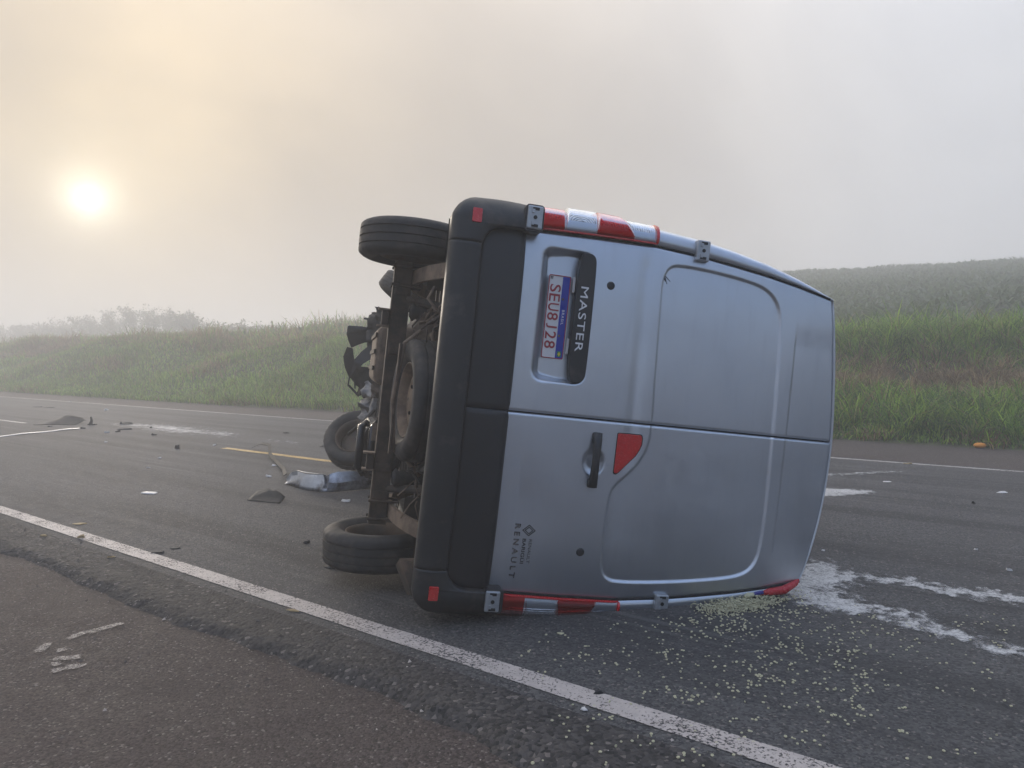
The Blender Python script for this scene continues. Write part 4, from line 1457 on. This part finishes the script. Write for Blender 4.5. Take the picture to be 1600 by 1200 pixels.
crumpled('nose_wreckage', M['dark_plastic'], (-0.47, 5.05, -0.42), (0.24, 0.26), (0, -1, -0.2), 21, 0.06, van)
crumpled('nose_wreckage', M['dark_plastic'], (0.04, 5.05, -0.44), (0.30, 0.30), (0, -1, -0.2), 23, 0.07, van)
crumpled('nose_wreckage', M['gloss_black'], (-0.30, 5.08, -0.40), (0.22, 0.2), (0.2, -1, -0.2), 25, 0.06, van)
# torn front bumper hanging under the nose
def plate_poly(name, mat, poly, y, parent, thick=0.018, curve=0.08):
    b = MB()
    n = len(poly)
    def yy(x, z): return y + curve * ((z + 0.5) ** 2 - (x + 0.2) ** 2) + 0.02 * math.sin(x * 17 + z * 9)
    vs = [(a, yy(a, c), c) for a, c in poly] + [(a, yy(a, c) + thick + 0.035, c) for a, c in poly]
    fs = [tuple(range(n)), tuple(range(2 * n - 1, n - 1, -1))] + [(i, i + n, (i + 1) % n + n, (i + 1) % n) for i in range(n)]
    o = b.add(vs, fs).build(name, mat, parent)
    return o


tb_ = plate_poly('torn_bumper', M['dark_plastic'], [(-0.57, -0.78), (-0.578, -0.62), (-0.565, -0.52), (-0.555, -0.38), (-0.50, -0.33), (-0.43, -0.34), (-0.40, -0.44), (-0.41, -0.56), (-0.38, -0.63), (-0.33, -0.715), (-0.40, -0.755), (-0.48, -0.785)], 4.9, van)
tb_['label'] = 'torn front bumper hanging from the crushed nose'
def strip(poly, mat='dark_plastic', y=4.9, nm='bumper_shard', curve=0.08):
    return plate_poly(nm, M[mat], poly, y, tb_, 0.02, curve)
strip([(-0.575, -0.77), (-0.583, -0.62), (-0.572, -0.53), (-0.545, -0.53), (-0.548, -0.64), (-0.54, -0.775)], 'gloss_black', y=4.88)
strip([(-0.335, -0.765), (-0.325, -0.70), (-0.20, -0.668), (-0.12, -0.635), (-0.02, -0.60), (0.02, -0.70), (-0.10, -0.765), (-0.22, -0.795)], y=4.93)
strip([(-0.43, -0.36), (-0.29, -0.35), (-0.24, -0.47), (-0.16, -0.57), (-0.06, -0.63), (-0.17, -0.69), (-0.30, -0.60), (-0.38, -0.52)], 'gloss_black', y=4.95)
strip([(-0.13, -0.66), (-0.13, -0.46), (-0.20, -0.34), (0.16, -0.30), (0.16, -0.5), (0.09, -0.62), (0.0, -0.70)], y=4.97)
for a, b, c, d in (((0.01, -0.71), (0.10, -0.715), (0.10, -0.70), (0.01, -0.695)), ((0.10, -0.715), (0.215, -0.585), (0.20, -0.565), (0.09, -0.69)), ((0.02, -0.65), (0.125, -0.635), (0.13, -0.62), (0.02, -0.63)),
                   ((0.06, -0.58), (0.17, -0.565), (0.17, -0.55), (0.06, -0.56)), ((0.215, -0.585), (0.11, -0.525), (0.10, -0.54), (0.20, -0.60)), ((0.21, -0.52), (0.12, -0.42), (0.14, -0.40), (0.225, -0.49)), ((0.06, -0.52), (0.21, -0.52), (0.21, -0.505), (0.06, -0.50))):
    strip([a, b, c, d], nm='grille_bar')
MB().tube([(-0.67, 4.6, -0.50), (-0.66, 4.65, -0.57), (-0.665, 4.7, -0.61)], 0.012, 6).build('wire_stub', M['bit_dark'], tb_)

# ------------------------------------------------------------------ debris on the road
VAN_INV = van.matrix_world.inverted()


def px_ground(px, py, z=0.0):
    """a spot on the road found by sighting along the camera"""
    p = math.atan(33.0 / 1150.0)
    d = Vector(((px - 800) / 1150.0, math.cos(p) - math.sin(p) * (600 - py) / 1150.0 * -1.0 * -1.0, 0))
    fw = Vector((0, math.cos(p), -math.sin(p))); up = Vector((0, math.sin(p), math.cos(p)))
    d = fw + Vector((1, 0, 0)) * ((px - 800) / 1150.0) - up * ((py - 600) / 1150.0)
    k = (z - CAM_H) / d.z
    return Vector((d.x * k, d.y * k, z))


# crumpled silver wing panel with its torn strap
wing = empty('wing_panel', (-2.0, 7.6, 0))
tag(wing, 'torn silver body panel lying creased on the road beside the van underbody', 'car part')
# stations along the sheet: x, y of the foot, height, how far the middle bulges toward the viewer, width of the folded lip
ST = [(-2.47, 7.97, 0.05, 0.00, 0.02), (-2.40, 7.90, 0.12, -0.02, 0.10), (-2.30, 7.78, 0.150, 0.00, 0.16), (-2.16, 7.60, 0.155, 0.015, 0.15), (-2.02, 7.50, 0.160, 0.01, 0.12), (-1.93, 7.43, 0.165, -0.01, 0.10),
      (-1.905, 7.42, 0.150, -0.055, 0.06), (-1.87, 7.42, 0.175, 0.02, 0.05), (-1.78, 7.46, 0.185, 0.05, 0.05), (-1.66, 7.54, 0.185, 0.055, 0.05), (-1.52, 7.64, 0.175, 0.04, 0.06), (-1.45, 7.70, 0.14, 0.02, 0.04)]
FR = [(0.0, 0.0), (0.22, 0.35), (0.5, 1.0), (0.78, 0.7), (1.0, 0.0)]
P = np.zeros((len(ST), 7, 3))
jr = np.random.default_rng(9)
for i, (x, y, hh, bl, lip) in enumerate(ST):
    for j, (f, bb) in enumerate(FR):
        P[i, j] = (x, y + 0.10 * f - bl * bb, 0.006 + hh * f)
    P[i, 5] = (x, y + 0.10 + lip * 0.6, hh + 0.006 - 0.006)
    P[i, 6] = (x + 0.02, y + 0.10 + lip, max(0.01, hh - 0.05 - 0.1 * lip))
    P[i] += jr.normal(0, 0.006, (7, 3)) * np.array([1, 1, 0.7])
P[:, :, 2] = np.maximum(P[:, :, 2], 0.004)
P -= np.array([-2.0, 7.6, 0])
pk = grid_obj('panel_skin', P, M['crumple'], wing, True, thick=0.004)
pk.data.set_sharp_from_angle(angle=R(24))
MB().tube([tuple(P[i, 4] + np.array([0, 0.0, 0.004])) for i in range(2, 7)], 0.005, 6).build('panel_edge', M['alu'], wing, True)
pts = [(-3.95, 11.2, 0.02), (-3.75, 11.0, 0.10), (-3.50, 10.6, 0.12), (-3.33, 10.1, 0.05), (-3.05, 9.5, 0.03), (-2.72, 8.75, 0.04), (-2.52, 8.15, 0.06)]
sv, sf = [], []
for i, p in enumerate(pts):
    q = Vector(p) - Vector((-2.0, 7.6, 0))
    for dx, dz in ((-0.02, 0.0), (-0.02, 0.008), (0.015, 0.03), (0.015, 0.022)):
        sv.append((q.x + dx, q.y + dx * 0.5, q.z + dz))
for i in range(len(pts) - 1):
    for k in range(4):
        sf.append((i * 4 + k, i * 4 + (k + 1) % 4, i * 4 + 4 + (k + 1) % 4, i * 4 + 4 + k))
sf += [(0, 1, 2, 3), (27, 26, 25, 24)]
MB().add(sv, sf).build('strap', M['gap'], wing)

# black flap
def bent_plate(name, corners, mat, label, cat, bend=0.06, amp=0.03, seed=1, n=12, thick=0.006, group=None):
    a, b, c, d = [Vector(p) for p in corners]
    u = np.linspace(0, 1, n)
    cen = (a + b + c + d) / 4
    P = np.zeros((n, n, 3))
    for i in range(n):
        for j in range(n):
            p = a.lerp(b, u[i]).lerp(d.lerp(c, u[i]), u[j]) - cen
            jag = (float(vnoise(u[i] * 7.3, seed * 1.7, seed)) - 0.5) * 0.10 * u[j]
            P[i, j] = (p.x, p.y, p.z + bend * math.sin(u[i] * math.pi) * u[j] + amp * (float(fbm(u[i] * 4 + seed, u[j] * 4, 3, seed)) - 0.5) * u[j])
            P[i, j] += np.array([0, 1, 0.4]) * jag * (d - a).length
    P[:, :, 2] += cen.z
    P[:, :, 2] = np.maximum(P[:, :, 2], 0.008)
    o = grid_obj(name, P, mat, None, True, thick=thick)
    o.location = (cen.x, cen.y, 0)
    return tag(o, label, cat, group)


f0, f1 = px_ground(386, 782), px_ground(437, 787)
bent_plate('plastic_flap', [f0, f1, f1 + Vector((-0.02, 0.24, 0.03)), f0 + Vector((0.03, 0.24, 0.07))], M['dark_plastic'],
           'black torn plastic flap lying flat in front of the silver panel', 'car part', 0.03, 0.03, 3)
f0, f1 = px_ground(52, 664), px_ground(118, 664)
bent_plate('bumper_section', [f0, f1, f1 + Vector((-0.12, 0.6, 0.06)), f0 + Vector((0.16, 0.6, 0.05))], M['dark_plastic'],
           'arched dark bumper section lying on the far road at left', 'car part', 0.11, 0.06, 6)
b0 = px_ground(141, 664)
up = empty('upright_fragment', b0)
tag(up, 'small dark fragment standing upright beside the pale trim strip', 'fragment')
MB().tube([(0, 0, 0), (0.02, 0.02, 0.09), (0.0, 0.03, 0.17)], [0.045, 0.03, 0.02], 6).build('shard', M['bit_dark'], up)
MB().box((0.03, 0.02, 0.012), (0.16, 0.08, 0.022)).build('foot', M['bit_dark'], up)
# long pale trim strip
s0, s1 = px_ground(-70, 690), px_ground(123, 670)
dv = (s1 - s0); L = dv.length; dv.normalize(); nv = Vector((-dv.y, dv.x, 0))
vs = []
for i in range(13):
    f = i / 12
    c = s0 + dv * L * f - s0
    for a, z in ((-0.04, 0.0), (-0.036, 0.010), (0.0, 0.016), (0.036, 0.010), (0.04, 0.0)):
        q = c + nv * (a + 0.03 * math.sin(f * 3))
        vs.append((q.x, q.y, z + 0.012 * math.sin(f * 9) ** 2))
fs = [(i * 5 + k, i * 5 + (k + 1) % 5, i * 5 + 5 + (k + 1) % 5, i * 5 + 5 + k) for i in range(12) for k in range(5)] + [(0, 1, 2, 3, 4), (64, 63, 62, 61, 60)]
o = MB().add(vs, fs).build('trim_strip', M['trim'])
o.location = s0
tag(o, 'long pale trim strip lying on the road at the left edge', 'car part')

# small fragments
def fragment(px, py, size, mat, label, cat='fragment', name='fragment', group=None, flat=0.3, seed=0, stretch=1.0):
    rd = random.Random(seed + int(px * 7 + py))
    p = px_ground(px, py)
    n = rd.randint(5, 7)
    a0 = rd.uniform(0, 6)
    lo, hi = [], []
    for k in range(n):
        a = a0 + 6.283 * k / n
        r = size * rd.uniform(0.45, 1.0) * 0.5
        lo.append((r * math.cos(a) * stretch, r * math.sin(a), 0.003))
        hi.append((r * 0.8 * math.cos(a) * stretch + rd.uniform(-.1, .1) * size, r * 0.8 * math.sin(a), 0.004 + size * flat * rd.uniform(0.15, 1.0)))
    fs = [tuple(range(n))[::-1], tuple(range(n, 2 * n))] + [(k, (k + 1) % n, n + (k + 1) % n, n + k) for k in range(n)]
    o = mobj(name, lo + hi, fs, M[mat])
    o.location = p
    o.rotation_euler = (0, 0, rd.uniform(-0.3, 0.3))
    return tag(o, label, cat, group)


G = 'small crash fragments on the road'
fr = [(60, 636, .34, 'bit_dark', 'flat dark fragment on the far lane, leftmost of a pair', .10, 1.6), (77, 637, .30, 'bit_dark', 'flat dark fragment on the far lane, right one of a pair', .10, 1.6),
      (166, 641, .20, 'bit_white', 'crumpled white scrap on the far lane above the dark bumper section', .6, 1.2), (110, 628, .13, 'bit_white', 'tiny white scrap on the far edge line', .4, 1.3),
      (198, 663, .34, 'bit_dark', 'dark twig-like fragment at the tip of the pale spill', .35, 1.8), (197, 671, .32, 'bit_dark', 'thin dark strip below the pale spill', .12, 2.0),
      (130, 670, .14, 'bit_dark', 'dark crumb at the end of the pale trim strip', .5, 1.2), (78, 667, .16, 'bit_dark', 'dark crumb in front of the arched bumper section', .25, 1.2),
      (184, 675, .14, 'bit_dark', 'dark crumb left of a white crumb below the spill', .5, 1.4), (168, 676, .13, 'bit_white', 'white crumb below the left tip of the spill', .3, 1.5),
      (236, 669, .10, 'bit_dark', 'dark crumb on the left part of the pale spill', .7, 1.0), (241, 680, .17, 'bit_dark', 'dark crumb below the pale spill', .4, 1.2),
      (276, 701, .13, 'bit_dark', 'dark round lump alone in the near lane', .9, 1.0), (335, 696, .10, 'bit_white', 'white crumb left of the yellow dash', .4, 1.2),
      (250, 716, .07, 'bit_white', 'small white crumb right below the dark lump', .3, 1.3), (165, 691, .08, 'bit_white', 'white crumb right of the pale trim strip', .3, 1.3),
      (232, 731, .07, 'bit_white', 'white crumb in the middle of the near lane', .3, 1.3), (235, 771, .16, 'bit_white', 'flat white scrap in the near lane left of the black flap', .15, 2.0),
      (542, 784, .13, 'bit_white', 'folded white scrap between the silver panel and the rear wheel', .35, 1.5), (506, 698, .22, 'bit_dark', 'curved dark shard left of the wrenched front wheel', .2, 1.5),
      (447, 677, .14, 'bit_dark', 'dark sliver on the far lane behind the panel', .3, 1.6), (420, 745, .09, 'bit_white', 'white crumb at the left end of the silver panel', .4, 1.5),
      (428, 728, .09, 'bit_white', 'white crumb beside the strap of the silver panel', .4, 1.5), (245, 864, .075, 'bit_dark', 'dark sliver lying on the white edge line at left', .2, 1.8),
      (275, 857, .055, 'bit_dark', 'dark sliver just beyond the white edge line', .2, 1.8), (127, 841, .06, 'bit_tan', 'brown chip on the white edge line at left', .5, 1.2),
      (124, 819, .10, 'bit_tan', 'faint tan scrap inside the white edge line', .06, 1.8), (68, 838, .05, 'bit_tan', 'tan chip outside the white edge line at far left', .4, 1.4),
      (174, 871, .045, 'bit_tan', 'straw-coloured chip on the asphalt edge, at left', .3, 1.8), (478, 849, .055, 'bit_dark', 'dark chip left of the lower rear wheel', .5, 1.2),
      (518, 886, .11, 'bit_dark', 'dark shard under the lower rear wheel', .35, 1.8), (531, 889, .05, 'bit_white', 'white crumb under the lower rear wheel', .4, 1.2),
      (460, 955, .045, 'bit_tan', 'straw-coloured sliver on the white edge line below the wheel', .2, 2.4), (876, 991, .040, 'pellet', 'yellow crushed crumb below the lower tail lamp', .3, 1.3),
      (935, 1084, .040, 'bit_dark', 'black chip on the white edge line below the van', .5, 1.4), (912, 1110, .03, 'bit_white', 'white chip just outside the edge line below the van', .5, 1.2),
      (622, 1171, .040, 'bit_dark', 'dark stone on the shoulder below the broken edge', .6, 1.2), (182, 967, .030, 'bit_dark', 'dark stone on the shoulder at left', .6, 1.0),
      (1565, 770, .13, 'bit_white', 'white splinter on the far lane right of the van', .2, 2.2), (1522, 787, .07, 'bit_dark', 'dark crumb on the far lane right of the van', .6, 1.0),
      (1576, 892, .045, 'bit_white', 'white crumb right of the upper spill streak', .5, 1.0), (1525, 860, .03, 'bit_white', 'tiny white crumb above the upper spill streak', .5, 1.0),
      (1420, 725, .16, 'bit_tan', 'pale scrap on the far edge line right of the van', .25, 1.6), (1386, 753, .10, 'bit_white', 'faint white scrap on the far lane beside the van roof', .12, 1.8),
      (1286, 861, .035, 'bit_white', 'white crumb above the root of the big spill', .4, 1.0)]
for px, py, sz, mt, lab, fl, stc in fr:
    if py > 1150 or (px == 182): continue
    fragment(px, py, sz * (0.72 if py < 800 else 1.0), mt, lab, flat=fl * 0.8, stretch=stc, group=G)

# orange fruit on the far shoulder
p = px_ground(1531, 700)
b = MB()
pf = [(0.0, 0.001)] + [(0.07 * (1 - math.cos(a)) * 0.75, 0.075 * math.sin(a)) for a in np.linspace(0.2, 2.95, 9)] + [(0.103, 0.001)]
fo = b.lathe(pf, 18, 'Z', (0, 0, 0), False).build('orange_fruit', M['orange'], None, True)
fo.location = (p.x, p.y, 0.0)
fo.scale = (1.25, 0.9, 0.8)
tag(fo, 'bright orange fruit at the foot of the tall grass', 'fruit')

# red and blue bag squeezed out under the roof edge
bag = empty('snack_bag', px_ground(1225, 928))
tag(bag, 'crushed red snack bag poking out from under the van roof', 'bag')
w0 = bag.location
def vloc(x, y, z): return van.matrix_world @ Vector((x, y, z)) - w0
cen = [(0.80, 0.10, 1.62), (0.815, 0.10, 1.70), (0.80, 0.09, 1.78), (0.775, 0.10, 1.85)]
MB().tube([vloc(a, b, c) for a, b, c in [(0.885, 0.05, 1.60), (0.862, 0.02, 1.66), (0.845, 0.01, 1.74), (0.81, 0.03, 1.82), (0.78, 0.06, 1.87)]], [0.008, 0.020, 0.024, 0.018, 0.006], 9).build('red_film', M['red_bag'], bag, True)
MB().tube([vloc(a, b, c) for a, b, c in [(0.90, 0.05, 1.545), (0.878, 0.03, 1.58), (0.868, 0.03, 1.625)]], [0.005, 0.012, 0.012], 8).build('blue_film', M['blue_bag'], bag, True)
MB().tube([vloc(a, b, c) for a, b, c in [(0.905, 0.05, 1.50), (0.890, 0.03, 1.535), (0.885, 0.03, 1.57)]], [0.006, 0.018, 0.012], 8).build('yellow_film', M['pellet'], bag, True)

# ---- white powder spills: thin ragged sheets on the asphalt
def spill(name, poly, label, res=0.03, grow=0.06, z=0.005, mat='powder', fade=0.10):
    poly = [tuple(p) for p in poly]
    xs = [p[0] for p in poly]; ys = [p[1] for p in poly]
    x = np.arange(min(xs) - grow, max(xs) + grow, res); y = np.arange(min(ys) - grow, max(ys) + grow, res)
    X, Y = np.meshgrid(x, y, indexing='ij')
    d = sdf_poly(X, Y, poly) + (fbm(X * 22, Y * 22, 3, 3) - 0.5) * fade * 1.3 - 0.018
    cov = np.clip(0.5 - d / fade, 0, 1)
    keep = (cov > 0.01)
    c = keep[:-1, :-1] | keep[1:, :-1] | keep[:-1, 1:] | keep[1:, 1:]
    ii, jj = np.nonzero(c)
    ny = Y.shape[1]
    a = ii * ny + jj
    q = np.stack([a, a + ny, a + ny + 1, a + 1], 1)
    used = np.unique(q)
    rm = np.full(X.size, -1); rm[used] = np.arange(len(used))
    cx, cy = float(np.mean(xs)), float(np.mean(ys))
    V = np.stack([X.ravel()[used] - cx, Y.ravel()[used] - cy, np.full(len(used), z)], 1)
    o = fast_mesh(name, V, rm[q], None, M[mat])
    o.location = (cx, cy, 0)
    at = o.data.attributes.new('cover', 'FLOAT', 'POINT')
    at.data.foreach_set('value', cov.ravel()[used].astype(np.float32))
    return tag(o, label, 'spill', kind='stuff')


spill('powder_spill', [(1.45, 4.35), (1.97, 4.92), (2.15, 4.84), (2.15, 4.60), (2.24, 4.52), (2.44, 4.48), (2.56, 4.35), (2.75, 4.28), (3.1, 4.0), (3.6, 3.75), (3.55, 3.62), (3.0, 3.85), (2.78, 3.96), (2.62, 4.04), (2.43, 4.08),
                       (2.36, 4.25), (2.28, 4.32), (2.12, 4.40), (2.03, 4.28), (1.90, 4.22), (1.97, 4.08), (2.02, 3.95), (2.12, 3.87), (2.15, 3.73), (2.23, 3.6), (2.27, 3.47), (2.45, 3.28), (2.9, 2.95), (2.85, 2.85), (2.4, 3.12), (2.2, 3.30), (2.12, 3.43), (2.02, 3.55), (1.92, 3.64), (1.88, 3.78), (1.72, 3.80), (1.6, 3.93), (1.42, 4.2)],
      'white powder spilled from under the van roof, forking into two streaks', 0.016, 0.2, fade=0.26)
spill('powder_spill', [(3.0, 7.85), (3.72, 7.55), (3.62, 7.35), (2.9, 7.15)], 'short white powder smear beside the van roof', 0.04, 0.12, fade=0.14)
spill('powder_spill', [(3.5, 8.62), (4.75, 8.97), (4.72, 8.85), (3.5, 8.46)], 'thin faint powder smear along the far lane', 0.04, 0.12, fade=0.25)
spill('powder_spill', [(-9.2, 16.25), (-7.57, 15.85), (-6.5, 15.1), (-4.9, 13.45), (-4.85, 12.95), (-5.84, 13.41), (-6.9, 14.1), (-8.4, 15.6)], 'long pale powder spill on the road at left behind the debris', 0.06, 0.5, fade=1.0)
spill('powder_spill', [(-4.6, 13.0), (-3.2, 11.9), (-3.1, 11.7), (-4.5, 12.7)], 'faint powder smear left of the yellow dash', 0.06, 0.2, fade=0.4)
# pale scuffs on the shoulder
def sh(px, py): return px_ground(px, py, -0.034)
for i, (a, b_, w) in enumerate([((92, 1018), (101, 1017), .018), ((88, 1031), (122, 1028), .02), ((84, 1040), (92, 1038), .022), ((106, 1044), (131, 1041), .02), ((85, 1049), (96, 1046), .018), ((108, 1000), (130, 991), .014), ((140, 990), (190, 976), .02), ((60, 1020), (75, 1008), .012)]):
    p, q = sh(*a), sh(*b_)
    dv = (q - p).normalized(); nv = Vector((-dv.y, dv.x, 0)) * w
    tt, dd = to_road((p.x + q.x) / 2, (p.y + q.y) / 2)
    zz = -0.036 + (float(fbm(tt * 0.9, dd * 0.9, 4, 5)) - 0.5) * 0.022 - 0.02 * float(sstep(0.3, -3, dd)) + 0.005
    spill('scuff_mark', [tuple((p - nv)[:2]), tuple((q - nv * 0.6)[:2]), tuple((q + nv * 0.6)[:2]), tuple((p + nv)[:2])], 'pale scuff streak on the brown shoulder at left', 0.008, 0.02, zz, 'scuff', 0.02)

# ---- ring-shaped pellets spilled from the load
ring = MB().lathe([(-0.0035, 0.0045), (0.0, 0.0028), (0.0035, 0.0045), (0.0035, 0.0085), (0.0, 0.0100), (-0.0035, 0.0085)], 9, 'Z')
pos = []
rp_ = np.random.default_rng(77)
def in_road(px, py): return px_ground(px, py)
def ok(px, py):
    if px > 1610 or px < 800 or py > 1200: return False
    if py < 960 + (1100 - px) * 0.06 and px < 1090: return False
    if px > 1290 and py < 925 + (px - 1250) * 0.1: return False
    return True
while len(pos) < 1500:
    k = rp_.random()
    if k < 0.48:      # heap against the roof edge
        px = rp_.normal(1155, 34); py = 943 - (px - 1155) * 0.13 + abs(rp_.normal(0, 6)); m = 1
    elif k < 0.66:    # skirt of the heap
        px = rp_.normal(1175, 60); py = 950 + abs(rp_.normal(0, 22)) - (px - 1175) * 0.08; m = 1
    elif k < 0.90:    # little clusters toward the viewer
        px = rp_.normal(1210, 170); py = 965 + abs(rp_.normal(0, 95)); m = int(rp_.integers(1, 7))
    else:
        px = rp_.uniform(820, 1600); py = rp_.uniform(960, 1195); m = int(rp_.integers(1, 4))
    if not ok(px, py): continue
    if k >= 0.66 and rp_.random() < 0.45: continue
    for q in range(m):
        qx, qy = (px, py) if q == 0 else (px + rp_.normal(0, 14), py + rp_.normal(0, 6))
        if not ok(qx, qy): continue
        p = px_ground(qx, qy)
        loc = VAN_INV @ p
        if loc.y > 0.05 and abs(loc.x) < 1.1 and loc.z < 1.8 and k >= 0.48: continue
        pos.append((p, k < 0.48))
pos.sort(key=lambda q: q[0].y)
loose = [q for q in pos if not q[1]]
heap = [q for q in pos if q[1]]
rd = random.Random(3)
proto = None
LAB = 'pale yellow ring-shaped pellet lying loose on the asphalt'
placed = []
for p, _ in loose[:300]:
    if proto is None:
        proto = ring.build('pellet', M['pellet'], None, True)
        o = proto
    else:
        o = proto.copy(); COL.objects.link(o)
    sc = rd.uniform(0.38, 0.66)
    o.location = (p.x, p.y, 0.0037 * sc)
    o.scale = (sc, sc, sc)
    o.rotation_euler = (rd.gauss(0, 0.1), rd.gauss(0, 0.1), rd.uniform(0, 6))
    if rd.random() < 0.10:
        o.rotation_euler = (1.45, 0, rd.uniform(0, 6)); o.location.z = 0.0098 * sc
    tag(o, LAB, 'pellet', 'pellets scattered on the road')
base = np.array(ring.v)
allv, allf = [], []
bf = np.array(ring.f)
for i, (p, hp_) in enumerate(loose[300:] + heap * 2):
    sc = rd.uniform(0.38, 0.66)
    z = 0.0037
    x, y = p.x, p.y
    m3 = Euler((rd.gauss(0, 0.12), rd.gauss(0, 0.12), rd.uniform(0, 6)))
    if hp_:
        m3 = Euler((rd.uniform(-1, 1), rd.uniform(-1, 1), rd.uniform(0, 6)))
        z = 0.005 + rd.random() ** 2 * 0.028
        x += rd.gauss(0, 0.03); y += rd.gauss(0, 0.03)
    v = base @ np.array(m3.to_matrix()).T * sc + np.array([x, y, z])
    allf.append(bf + len(allv) * len(base)); allv.append(v)
o = fast_mesh('pellet_heap', np.concatenate(allv), np.concatenate(allf), None, M['pellet'], smooth=True)
tag(o, 'heap of pale yellow pellets spilled under the roof edge of the van', 'pellets', kind='stuff')
